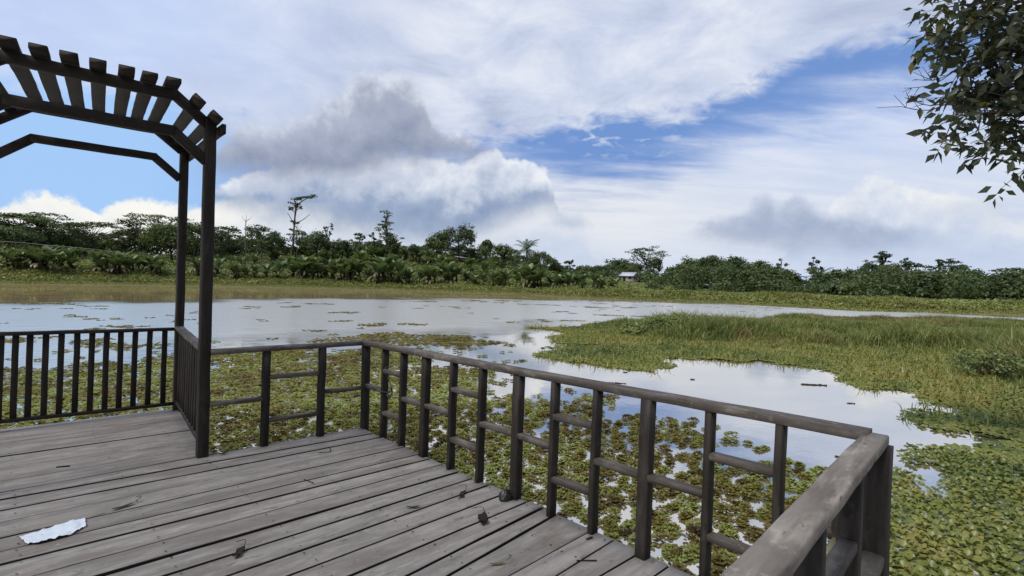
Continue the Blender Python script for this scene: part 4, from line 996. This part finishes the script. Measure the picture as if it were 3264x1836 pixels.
def floating():
    mb = MB()
    def grid(x0, x1, y0, y1, s):
        X, Y = np.meshgrid(np.arange(x0, x1, s), np.arange(y0, y1, s)); X = X.ravel()+rng.uniform(-.45, .45, X.size)*s; Y = Y.ravel()+rng.uniform(-.45, .45, Y.size)*s
        a, r = azr(np.stack([X, Y, 0*X], -1)); k = (np.abs(a) < .86); return X[k], Y[k], a[k], r[k]
    deckmask = lambda x, y: ((x < .0) & (y < 1.85)) | ((x < -1.5) & (y < 3.85))
    # near carpet
    x, y, a, r = grid(-3.2, 16, -4, 22, .165); k = (r < 17.5) & ~deckmask(x, y) & (r > 2.2); x, y, a, r = x[k], y[k], a[k], r[k]
    inm = in_poly(x, y, MAT); cv = COV(a, r)
    nz = .36*fbm_u(x*.95, y*.95)+.34*fbm_u(x*2.1+11, y*2.1)+.30*rng.uniform(0, 1, len(x)); nz = np.clip((nz-.5)*1.4+.5, 0, 1)
    keep = (nz < np.where(cv > .6, cv*1.03, cv*.93)) & (cv > .06) & ~inm
    x, y, r = x[keep], y[keep], r[keep]; n = len(x)
    h = fbm_u(x*.8+50, y*.8)
    ti = np.clip(.58+.34*(h-.5)+rng.normal(0, .21, n), .03, .97); rad = .066*rng.uniform(.6, 1.45, n); m = 8
    th = rng.uniform(0, 2*pi, (n, m)); q = np.sqrt(rng.uniform(0, 1, (n, m)))*rad[:, None]; q[:, 0] *= .2
    el = rng.uniform(.7, 1., n)[:, None]; X = (x[:, None]+np.cos(th)*q).ravel(); Y = (y[:, None]+np.sin(th)*q*el).ravel()
    Z = (ZW+.004+.030*rng.uniform(.4, 1.2, n)[:, None]*(1-(q/rad[:, None])**2)).ravel(); R_ = np.repeat(r, m); TI = np.clip(np.repeat(ti, m)+rng.normal(0, .05, n*m), .0, 1)
    P = np.stack([X, Y, Z], -1); sc = rng.uniform(.65, 1.1, n*m)*.86; near = R_ < 9.5
    far2 = ~near & (np.arange(n*m) % 2 == 0)
    scatter(mb, P[near], sc[near], TI[near], RH); scatter(mb, P[far2], sc[far2]*1.45, TI[far2], RL)
    # far rafts
    x, y, a, r = grid(-8, 75, -2, 70, .30); k = (r >= 17.5) & (r < shore(a)-6); x, y, a, r = x[k], y[k], a[k], r[k]
    inm = in_poly(x, y, MAT); cv = COV(a, r)
    u_, w_ = x*cos(YAW)-y*sin(YAW), x*sin(YAW)+y*cos(YAW)
    nz = .75*fbm_u(u_*.28, w_*.42)+.25*fbm_u(x*1.3, y*1.3); nz = np.clip((nz-.5)*1.2+.5, 0, 1); keep = (nz < cv) & ~inm
    x, y = x[keep], y[keep]; n = len(x); ti = np.clip(rng.normal(.38, .16, n), 0, .9)
    scatter(mb, np.stack([x, y, np.full(n, ZW+.004)], -1), rng.uniform(2.6, 3.8, n), ti, RL, .5)
    tag(mb.obj('floating_plants', F_SALV), 'carpet of olive green floating plants spreading from the deck', 'floating plants', kind='stuff')
    # the mat at the right: an under-layer and leaves
    mb = MB(); x, y, a, r = grid(0, 60, -14, 40, .108); k = (r > 3) & (r < 26); x, y, a, r = x[k], y[k], a[k], r[k]
    k = in_poly(x+.9*(fbm(x*1.6, y*1.6)-.5)+.5*(fbm(x*5, y*5)-.5), y+.9*(fbm(x*1.6+9, y*1.6)-.5)+.5*(fbm(x*5+3, y*5)-.5), MAT); x, y, a, r = x[k], y[k], a[k], r[k]
    hole = fbm_u(x*1.2+90, y*1.2)*.6+fbm_u(x*3+4, y*3)*.4; k = hole > np.interp(r, [4, 9, 12], [.045, .02, .0]); x, y, a, r = x[k], y[k], a[k], r[k]; n = len(x)
    o = fbm_u(x*.35, y*.35+40); dk = fbm_u(x*1.6, y*1.6+3)
    lobe = np.exp(-(((a-uv(1520, 900)[0])/.10)**2+((r-16.6)/1.6)**2))
    band = sst(r, 12.2, 14.2)*(1-sst(r, 21, 24))*(1-.95*lobe)
    dark = sst(r, 7.2, 9.)*(1-sst(r, 12, 13.8))
    ti = np.clip(.58+.42*(dk-.5)+band*(.06+.50*(o-.45))-dark*.20-lobe*.34+rng.normal(0, .11, n), .02, 1)
    P = np.stack([x, y, ZW+.004+.03*dk], -1); near = r < 9.5
    scatter(mb, P[near], rng.uniform(.95, 1.75, near.sum()), ti[near], RH, 1.); scatter(mb, P[~near], rng.uniform(1.1, 1.9, (~near).sum()), ti[~near], RL, 1.2)
    k = (r > 11.5) & (rng.uniform(0, 1, n) < .22); blades(mb, P[k], 3, np.full(k.sum(), .16)+.1*dk[k], .022, 1.1, ti[k])
    tag(mb.obj('creeping_plants', F_HYA), 'thick green and rust mat of creeping water plants', 'water plants', kind='stuff')
    # peat under the mat
    pm, g, out = mat('matted_roots'); nn = g.noise(g.new('ShaderNodeNewGeometry').outputs['Position'], 3., 5, .6)
    principled(g, out, g.mix(nn, c4(.03, .035, .015), c4(.07, .08, .028)), .9, .1)
    mb = MB(); x, y, a, r = grid(0, 62, -16, 42, .22); k = in_poly(x, y, MAT) & in_poly(x+.55, y, MAT) & in_poly(x-.55, y, MAT) & in_poly(x, y+.55, MAT) & in_poly(x, y-.55, MAT) & (r > 9.5); P = np.stack([x[k], y[k], np.full(k.sum(), ZW+.012)], -1)
    scatter(mb, P, np.full(len(P), 4.2), np.full(len(P), .5), RL, .12)
    tag(mb.obj('root_mat', pm), 'dark matted roots under the floating plants', 'roots', kind='stuff')
    # tall grass on the mat
    mb = MB(); x, y, a, r = grid(2, 62, -14, 42, .205); k = in_poly(x, y, MAT); x, y, a, r = x[k], y[k], a[k], r[k]
    _e = [(1500, 828), (1560, 838), (1640, 852), (1720, 868), (1900, 860), (2000, 868), (2200, 878), (2350, 884), (2430, 892), (2500, 950), (2576, 985), (2750, 1060)]
    _ep = [azr(on_z(p, q_, ZW)) for p, q_ in _e]; edge = np.interp(a, [float(p[0]) for p in _ep], [float(p[1]) for p in _ep])
    q = fbm_u(x*.28+5, y*.28); q2 = fbm_u(x*.9, y*.9+31); k = (r > edge+2.4*(q2-.5)) & (a > A(1470)); x, y, a, r, q, q2, edge = x[k], y[k], a[k], r[k], q[k], q2[k], edge[k]
    ramp = sst(r, edge-.5, edge+2.2)
    far = 1-.55*sst(r, 27, 36)
    H = (.11+(.03+1.05*q**1.5)*ramp*sst(a, A(1480), A(1640)))*far; br = fbm_u(x*.22+77, y*.22+2)
    ti = np.clip(.42+.42*(q2-.5)+.40*sst(br, .62, .85)+.36*(1-sst(r, edge+.8, edge+3.2))*sst(br, .3, .5)*(a > A(1850))+rng.normal(0, .09, len(x)), .03, 1)
    blades(mb, np.stack([x, y, np.full(len(x), ZW)], -1), 8, H, .034, .75, ti)
    m = rng.uniform(0, 1, len(x)) < .10
    blades(mb, np.stack([x[m], y[m], np.full(m.sum(), ZW)], -1), 2, H[m]*1.5, .016, .4, np.clip(ti[m]+.25, 0, 1))
    tag(mb.obj('marsh_grass', F_REED), 'tall green and brown marsh grass growing on the floating mat', 'grass', kind='stuff')
floating()

def marsh_bush(px, py, wpx, ytop, label, ti, n=26, leafs=.11):
    q = on_z(px, py, ZW); a, r = azr(q); h = EYE[2]+r*tan(uv(px, ytop)[1])-ZW; w = wpx/1345*float(r)
    t = thing('marsh_bush', label, 'bush', 'bushes on the floating mat', tuple(q)); st = MB(); fo = MB()
    for k in range(n):
        th = rng.uniform(0, 2*pi); f = math.sqrt(rng.uniform(0, 1)); c = np.array([cos(th)*w/2*f, sin(th)*w/2*f, h*(1-.5*f*f)*rng.uniform(.5, 1.)])
        tube(st, spline([(c[0]*.05, c[1]*.05, -.05), (c[0]*.6, c[1]*.6, c[2]*.5), c], 5), np.linspace(.012, .005, 5), 4)
        clump(fo, c*[1, 1, .86], (.22, .22, .22*h), 46, leafs, float(np.clip(ti+rng.normal(0, .16), 0, 1)), False, .8)
    fo.obj('foliage', F_UNDER, t); st.obj('stems', BARK_D, t)
marsh_bush(1690, 838, 150, 783, 'tall leafy bush at the left end of the marsh grass', .5, 60)
marsh_bush(1600, 842, 90, 808, 'low pale bush left of the tall leafy bush on the mat', .6, 26)
marsh_bush(1800, 850, 90, 812, 'small leafy bush right of the tall leafy bush on the mat', .4, 24)
marsh_bush(2500, 950, 130, 868, 'leafy bush at the right edge of the floating mat', .45, 60, .07)

# ------------------------------------------------------------------ buildings on the far shore
M_WALL = plain('pale_wall', c4(.40, .37, .355), .8, .2, .12, 1.); M_ZINC = plain('zinc_roof', c4(.52, .56, .62), .4, .4, .12, 2.)
M_BRICK = plain('brown_plinth', c4(.22, .15, .11), .85, .1, .3, 3.); M_DARKW = plain('dark_pane', c4(.03, .035, .04), .25, .5, .2, 3.); M_BLUE = plain('blue_sheet', c4(.035, .13, .50), .5, .3, .2, 2.)
M_PLANKW = plain('brown_boards', c4(.13, .085, .06), .85, .1, .4, 2.)
def box(mb, c, s, ry=0.):
    cx, cy, cz = c; V = []
    for z in (-1, 1):
        for x, y in ((-1, -1), (1, -1), (1, 1), (-1, 1)): V.append((cx+x*s[0]/2, cy+y*s[1]/2, cz+z*s[2]/2))
    mb.add(V, [(3, 2, 1, 0), (4, 5, 6, 7), (0, 1, 5, 4), (1, 2, 6, 5), (2, 3, 7, 6), (3, 0, 4, 7)])
def slab(mb, P, th):
    P = np.asarray(P, float); mb.add(np.concatenate([P, P-[0, 0, th]]), [(0, 1, 2, 3), (7, 6, 5, 4)]+[(i, i+4, (i+1) % 4+4, (i+1) % 4) for i in range(4)])
def house():
    r = 142; p, a = spot(1583, r); z = EYE[2]+r*tan(uv(1583, 708)[1]); p[2] = z
    t = thing('house', 'small white house with a bright metal gable roof on the far shore', 'house', None, tuple(p)); t.rotation_euler = (0, 0, -(YAW+a)+radians(-28))
    def P(n, m, f, *aa):
        mb = MB(); f(mb, *aa); o = mb.obj(n, m, t); return o
    L, D, H, R = 3.5, 2.7, 1.5, .8
    def walls(mb):
        V = [(-L/2, -D/2, .0), (L/2, -D/2, 0), (L/2, D/2, 0), (-L/2, D/2, 0), (-L/2, -D/2, H), (L/2, -D/2, H), (L/2, D/2, H), (-L/2, D/2, H), (-L/2, 0, H+R), (L/2, 0, H+R)]
        mb.add(V, [(0, 1, 5, 4), (2, 3, 7, 6), (1, 2, 6, 5), (3, 0, 4, 7)], [(5, 6, 9), (7, 4, 8)])
    P('wall', M_WALL, walls); P('plinth', M_BRICK, box, (0, 0, -.55), (L+.06, D+.06, 1.))
    def roof(mb):
        e = .35; k = R/(D/2)*e
        for sg in (1, -1): slab(mb, [(-L/2-e, 0, H+R+.1), (L/2+e, 0, H+R+.1), (L/2+e, sg*(D/2+e), H-k+.1), (-L/2-e, sg*(D/2+e), H-k+.1)][::sg], .07)
    P('roof', M_ZINC, roof)
    P('window', M_DARKW, box, (L/2+.02, -.5, .95), (.06, .6, .8)); P('window', M_DARKW, box, (L/2+.02, .5, .95), (.06, .6, .8)); P('door', M_DARKW, box, (-.7, -D/2-.02, .8), (.7, .06, 1.5)); P('window', M_DARKW, box, (.9, -D/2-.02, 1.0), (.8, .06, .7))
house()
def shelter(px, y, r, w, label, mroof, rot, wall=True, h=1.1):
    p, a = spot(px, r); p[2] = EYE[2]+r*tan(uv(px, y)[1])-h
    t = thing('hut', label, 'hut', 'huts on the far shore', tuple(p)); t.rotation_euler = (0, 0, -(YAW+a)+rot)
    mb = MB(); d = w*.7; slab(mb, [(-w/2, -d/2, h*.86), (w/2, -d/2, h*.70), (w/2, d/2, h*.88), (-w/2, d/2, h*1.04)], .06); mb.obj('roof', mroof, t)
    if wall:
        mb = MB(); box(mb, (0, .05, h*.30), (w*.78, d*.7, h*.8)); mb.obj('wall', M_PLANKW, t)
    for sx in (-1, 1):
        for sy in (-1, 1):
            mb = MB(); tube(mb, [(sx*w*.44, sy*d*.42, -1.5), (sx*w*.44, sy*d*.42, h*.76)], .05, 5); mb.obj('post', M_PLANKW, t)
shelter(1159, 645, 124, 2.60, 'wooden hut with a shining metal roof below the big pair of trees', M_ZINC, .35)
shelter(1681, 684, 150, 1.49, 'blue-roofed shelter among the trees right of the white house', M_BLUE, .2)
shelter(2021, 694, 136, 1.36, 'blue-roofed shelter left of the lone open tree', M_BLUE, -.2, False)
shelter(1776, 714, 118, 1.18, 'low pale-roofed shed under the wooded mound', M_ZINC, .1, True, .9)
shelter(2022, 738, 100, 0.93, 'tiny dark shed at the grass edge left of the palm', M_PLANKW, -.3, True, .8)
def pale_fence():
    t = thing('fence', 'thin pale rail fence crossing the slope at the far left', 'fence', None, tuple(spot(60, 122)[0]))
    o = np.array(t.location); rail = MB(); pts = []
    for px, y in ((-60, 604), (0, 607), (60, 611), (120, 617), (180, 622), (250, 629), (300, 636)):
        p, a = spot(px, 122); p[2] = EYE[2]+122*tan(uv(px, y)[1]); pts.append(p-o)
    tube(rail, spline(pts, 30), .04, 5); rail.obj('rail', M_WALL, t)
    for q in spline(pts, 12):
        mb = MB(); tube(mb, [q-[0, 0, 2.2], q], .03, 5); mb.obj('post', BARK, t)
pale_fence()

# ------------------------------------------------------------------ tree leaning in at the upper right
def near_tree():
    r0 = 10.5; a0 = uv(2576, 700)[0]+.34
    base = np.array([EYE[0]+sin(a0+YAW)*r0, EYE[1]+cos(a0+YAW)*r0, ZW])
    t = thing('overhanging_tree', 'big near tree hanging leafy boughs into the upper right', 'tree', None, tuple(base))
    at = lambda dx, dy, d: EYE+ray(dx, dy)*d-base
    tr = MB(); cr = MB(); tw = MB()
    tube(tr, spline([(0, 0, -1.4), (.1, 0, 1.5), (-.1, .2, 3.5), (.2, .1, 6), (0, 0, 8.)], 14), np.linspace(.30, .12, 14), 9)
    fork = [np.array([-.05, .15, 3.2]), np.array([.05, .15, 4.6]), np.array([.15, .1, 6.0]), np.array([0, 0, 7.6])]
    # tips inside the frame (dx, dy, distance), then boughs outside it
    tips = [(2330, 20, 9.6), (2400, 30, 9.2), (2480, 20, 9.8), (2550, 40, 9.3), (2300, 140, 9.4), (2370, 110, 9.9), (2440, 120, 9.1), (2520, 130, 9.6), (2570, 110, 10), (2355, 200, 9.3), (2420, 205, 9.7), (2490, 220, 9.2), (2560, 220, 9.8),
            (2330, 300, 9.3), (2390, 290, 9.8), (2450, 300, 9.4), (2530, 310, 9.7), (2350, 345, 9.1), (2430, 365, 9.6), (2500, 370, 9.3), (2570, 350, 9.9), (2430, 425, 9.3), (2510, 455, 9.4), (2550, 415, 9.7), (2290, 45, 9.9), (2460, 60, 9.6), (2400, 160, 9.5), (2470, 175, 9.7), (2540, 180, 9.4), (2440, 250, 9.5), (2520, 265, 9.3),
            (2350, -60, 9.5), (2450, -70, 9.4), (2550, -80, 9.6), (2620, -20, 9.6), (2630, 120, 9.5), (2640, 260, 9.8), (2640, 380, 9.5), (2400, -160, 9.7), (2540, -190, 9.5), (2650, -150, 10), (2300, -110, 9.9)]
    pts = [(at(q[0]+62+max(0, 2400-q[0])*.25, q[1]*.90-22, q[2]), 1) for q in tips]
    for k in range(46):
        d = unit(1)[0]; d[2] = abs(d[2])*.9-.1; q = np.array([0, 0, 6.3])+d*np.array([3.6, 3.6, 3.4])*rng.uniform(.6, 1)
        w = q+base-EYE; aa = (atan2(w[0], w[1])-YAW+pi) % (2*pi)-pi
        if aa > .80: pts.append((q, 0))
    for q, vis in pts:
        f = min(fork, key=lambda k: abs(k[2]-(q[2]-.9))+.2*np.linalg.norm(k-q)); L = np.linalg.norm(q-f)
        mid = (f+q)/2+np.array([0, 0, .10*L])+rng.normal(0, .08, 3); br = spline([f, mid, q], 9)
        tube(tr, br, np.linspace(.045, .008, 9), 5)
        n = 9 if vis else 5
        for j in range(n):
            s0 = br[-1-int(rng.integers(0, 3))]; e = q+rng.normal(0, 1, 3)*np.array([.21, .21, .20])+np.array([0, 0, -.04])
            tube(tw, spline([s0, (s0+e)/2+[0, 0, .04], e], 4), np.linspace(.006, .003, 4), 3)
            m = int(rng.integers(5, 10)); ti = float(np.clip(rng.normal(.33, .18), 0, .7))
            dv = unit(m)*[1, 1, .6]-[0, 0, .45]; dv /= np.linalg.norm(dv, axis=1)[:, None]
            side = np.cross(dv, unit(m)); side /= np.linalg.norm(side, axis=1)[:, None]; nn = np.cross(dv, side)
            l = rng.uniform(.10, .205, m)[:, None]; b = e+dv*.02+rng.normal(0, .045, (m, 3)); w = l*.24
            V = np.stack([b, b+dv*l*.45+side*w+nn*w*.35, b+dv*l-[0, 0, .012], b+dv*l*.45-side*w+nn*w*.35], 1).reshape(-1, 3); i = np.arange(m)[:, None]*4
            tt = np.where(rng.uniform(0, 1, m) < .012, 1., np.clip(ti+rng.normal(0, .1, m), 0, .75))
            cr.add(V, None, np.concatenate([i+[0, 1, 2], i+[0, 2, 3]]), tint=np.repeat(tt, 4))
    for dx, dy, ex, ey in ((2340, 262, 2262, 222), (2345, 268, 2256, 245), (2340, 275, 2246, 268), (2350, 258, 2280, 200), (2360, 330, 2345, 368)):   # bare twigs
        b = at(2330+62+17, 300*.9-22, 9.3) if ey > 240 else at(2355+62+11, 200*.9-22, 9.3); e = at(ex+20, ey, 9.3); m = (b+e)/2+[0, 0, -.10]; sp = spline([b, m, e], 9); tube(tw, sp, np.linspace(.009, .004, 9), 4)
        for k in range(7):
            s0 = sp[int(rng.integers(3, 9))]; tube(tw, [s0, s0+(e-b)*.12+rng.normal(0, .07, 3)+[0, 0, .05]], [.005, .003], 3)
    tr.v += tw.v; tr.q += [q+tr.n for q in tw.q]; tr.t += [q+tr.n for q in tw.t]; tr.a += tw.a; tr.gr += tw.gr
    cr.obj('crown', F_NEAR, t); tr.obj('trunk', BARK_D, t, smooth=True)
near_tree()

# ------------------------------------------------------------------ small things on the deck and the water
M_SHEET = None
def litter():
    global M_SHEET
    m, g, out = mat('white_plastic'); p = principled(g, out, c4(.55, .62, .70), .35, .4); p.inputs['Transmission Weight'].default_value = .0
    M_SHEET = m
    top = [(-2.604, .998), (-2.517, 1.021), (-2.45, 1.05), (-2.381, 1.077), (-2.294, 1.076)]; bot = [(-2.581, .879), (-2.532, .837), (-2.463, .839), (-2.38, .85), (-2.300, .93)]
    n, k = 36, 14; tt = np.linspace(0, 1, n); T = np.stack([np.interp(tt, np.linspace(0, 1, 5), [q[i] for q in top]) for i in (0, 1)], -1); B = np.stack([np.interp(tt, np.linspace(0, 1, 5), [q[i] for q in bot]) for i in (0, 1)], -1)
    f = np.linspace(0, 1, k)[None, :, None]; XY = T[:, None]*(1-f)+B[:, None]*f; x, y = XY[..., 0].ravel(), XY[..., 1].ravel()
    x = x+.010*(fbm(x*25, y*25)-.5); y = y+.014*(fbm(x*22+7, y*22)-.5)
    z = .004+.024*np.abs(fbm(x*14+3, y*34)-.5)*2+.007*fbm(x*50, y*70); i, j = np.meshgrid(np.arange(n-1), np.arange(k-1), indexing='ij')
    mb = MB(); mb.add(np.stack([x, y, z], -1), np.stack([i*k+j, (i+1)*k+j, (i+1)*k+j+1, i*k+j+1], -1).reshape(-1, 4)); loc = (-2.45, .95, 0)
    tag(mb.obj('plastic_sheet', m, smooth=True, loc=loc), 'crumpled strip of white plastic lying on the deck boards', 'litter')
    def dl(x, y, L, W, rot, label, curl=.5, tint=.2, stem=True, name='dead_leaf', lobes=1):
        L *= .85; W *= .62
        mb = MB(); t = np.linspace(-1, 1, 9)
        for q in range(lobes):
            r_ = rot+q*.45; l = L*(1-.25*q); w = W*np.sqrt(np.clip(1-t*t, 0, 1))*(1+.18*rng.normal(0, 1, 9)); zz = .005+curl*l*.16*np.abs(t)**1.7*rng.uniform(.6, 1.2)
            c, s = cos(r_), sin(r_); ctr = np.stack([t*l/2, 0*t, zz], -1); A_ = ctr+np.stack([0*t, w/2, w*.22*curl], -1); B_ = ctr+np.stack([0*t, -w/2, w*.28*curl], -1)
            V = np.concatenate([A_, ctr, B_]); V = np.stack([V[:, 0]*c-V[:, 1]*s, V[:, 0]*s+V[:, 1]*c, V[:, 2]], -1); i = np.arange(8)
            mb.add(V+[x, y, 0], np.concatenate([np.stack([i, i+1, i+10, i+9], -1), np.stack([i+9, i+10, i+19, i+18], -1)]), tint=np.clip(tint+rng.normal(0, .08, 27), 0, 1))
        if stem:
            e = np.array([x+cos(rot)*L*.5, y+sin(rot)*L*.5, .02]); tube(mb, spline([e, e+[cos(rot+.4)*L*.35, sin(rot+.4)*L*.35, .015], e+[cos(rot+1.1)*L*.6, sin(rot+1.1)*L*.6, .002]], 6), .0022, 4, tint=.1)
        tag(mb.obj(name, F_DEAD, loc=(x, y, 0)), label, 'leaf', 'dead leaves on the deck')
    dl(-2.085, 1.125, .17, .055, .25, 'curled brown leaf with a pale inside above the white plastic', .7, .45)
    dl(-.36, -.60, .21, .075, .75, 'largest black crumpled leaf caught in a gap between boards', .8, .05, True, 'dead_leaf', 3)
    dl(-.20, -.175, .17, .05, .5, 'shrivelled dark leaf with spreading stalks near the railing posts', .6, .12, True, 'dead_leaf', 2)
    dl(-.655, -1.07, .12, .035, -.5, 'yellowish dry leaf on the boards near the bottom edge', .7, .85, True)
    dl(-.015, -1.222, .075, .035, -.1, 'small dark leaf at the foot of a post', .5, .15, False)
    dl(-.60, -.13, .13, .04, -.6, 'thin sickle-shaped dark leaf in the middle of the boards', .6, .2, False)
    dl(-1.26, 1.885, .085, .05, .1, 'dark lump of leaf at the back edge beside the arbour post', .9, .02, True)
    dl(-1.70, -.02, .15, .06, .8, 'dark ragged leaf at the bottom edge of the photo', .8, .08, True, 'dead_leaf', 2)
    def tw(pts, label, r_=.0032):
        mb = MB(); P = [(a, b, .006+.003*i) for i, (a, b) in enumerate(pts)]; tube(mb, spline(P, 8), r_, 5, tint=.08); tag(mb.obj('twig', F_DEAD, loc=(pts[0][0], pts[0][1], 0)), label, 'twig', 'twigs on the deck')
    tw([(-.285, -1.34), (-.24, -1.385), (-.203, -1.424)], 'straight thin twig lying near the bottom right boards', .004)
    tw([(-.964, .85), (-.952, .78), (-.944, .716)], 'short slanting twig in the middle of the deck')
    tw([(-.60, 1.40), (-.53, 1.35), (-.49, 1.40), (-.48, 1.46)], 'hooked twig on the boards near the back rail')
    tw([(-2.36, 2.345), (-2.28, 2.312)], 'short dark twig on the arbour floor', .006)
    # scrap of dark bag against the thicker post
    mb = MB(); n = 14; th, ph = np.meshgrid(np.linspace(0, 2*pi, n), np.linspace(0, pi/2, 7), indexing='ij'); q = .045*(1+.55*(fbm(th*2.1, ph*3+5)-.5)*2)
    V = np.stack([q*np.cos(th)*np.sin(ph+.15)*1.2, q*np.sin(th)*np.sin(ph+.15), .055*np.cos(ph)*(1+.3*np.cos(th*3))], -1).reshape(-1, 3); i, j = np.meshgrid(np.arange(n-1), np.arange(6), indexing='ij')
    mb.add(V+[-.005, -.44, .0], np.stack([i*7+j, i*7+j+1, (i+1)*7+j+1, (i+1)*7+j], -1).reshape(-1, 4))
    tag(mb.obj('plastic_scrap', plain('black_plastic', c4(.02, .02, .02), .4, .4), loc=(-.005, -.44, 0)), 'black crumpled plastic scrap against the foot of a thick post', 'litter')
    # cord knotted round a post
    mb = MB(); x0, y0, w, d = .078, 1.487, .07, .04
    loop = [(x0-.006, y0-.006, .46), (x0+w+.006, y0-.006, .445), (x0+w+.006, y0+d+.006, .455), (x0-.006, y0+d+.006, .47), (x0-.006, y0-.006, .46)]
    tube(mb, spline(loop, 22), .005, 5)
    tube(mb, spline([(x0+.02, y0-.012, .70), (x0+.03, y0-.02, .62), (x0+.075, y0-.02, .55), (x0+.10, y0-.015, .47), (x0+.06, y0-.02, .44)], 16), .0045, 5)
    tube(mb, spline([(x0+.06, y0-.02, .44), (x0+.09, y0-.02, .50), (x0+.11, y0-.01, .43), (x0+.07, y0-.02, .38), (x0+.05, y0-.015, .43), (x0+.09, y0-.015, .40)], 18), .006, 5)
    tube(mb, spline([(x0+.02, y0-.01, .70), (x0+.08, y0-.02, .715), (x0+.12, y0-.02, .68), (x0+.12, y0-.10, .60), (x0+.10, y0-.20, .45)], 14), .003, 4)
    tag(mb.obj('cord', plain('grey_cord', c4(.12, .13, .14), .8, .1), loc=(x0, y0, .4)), 'grey cord knotted round a railing post near the far corner', 'cord')
    # driftwood and scraps on open water
    bl = plain('wet_wood', c4(.035, .028, .02), .5, .3)
    def drift(dx, dy, L, label, w=.05, nm='driftwood'):
        q = on_z(dx, dy, ZW); mb = MB(); s = np.array([cos(YAW), -sin(YAW), 0]); f = np.array([sin(YAW), cos(YAW), 0])
        w *= .5
        P = [q+s*L*(t-.5)+f*rng.normal(0, .03)*L-f*L*.12*t+[0, 0, -.004+rng.uniform(0, .012)] for t in np.linspace(0, 1, 6)]
        tube(mb, spline(P, 14), w*np.clip(rng.normal(1, .25, 14), .4, 1.5), 6); tag(mb.obj(nm, bl, loc=tuple(q)), label, 'driftwood', 'scraps floating on the open water')
    drift(2045, 968, .55, 'dark branch floating alone in the open channel', .04)
    drift(2140, 1015, .14, 'short dark scrap floating right of the branch', .03)
    drift(1742, 955, .10, 'tiny round scrap in the middle of the open channel', .035)
    drift(1573, 937, .10, 'tiny round scrap just off the dark plant lobe', .035)
    drift(1550, 964, .42, 'thin raft of brown stems just beyond the side rail', .04)
    drift(2130, 1150, .3, 'dark sliver of wood inside the near corner of the rails', .025)
litter()
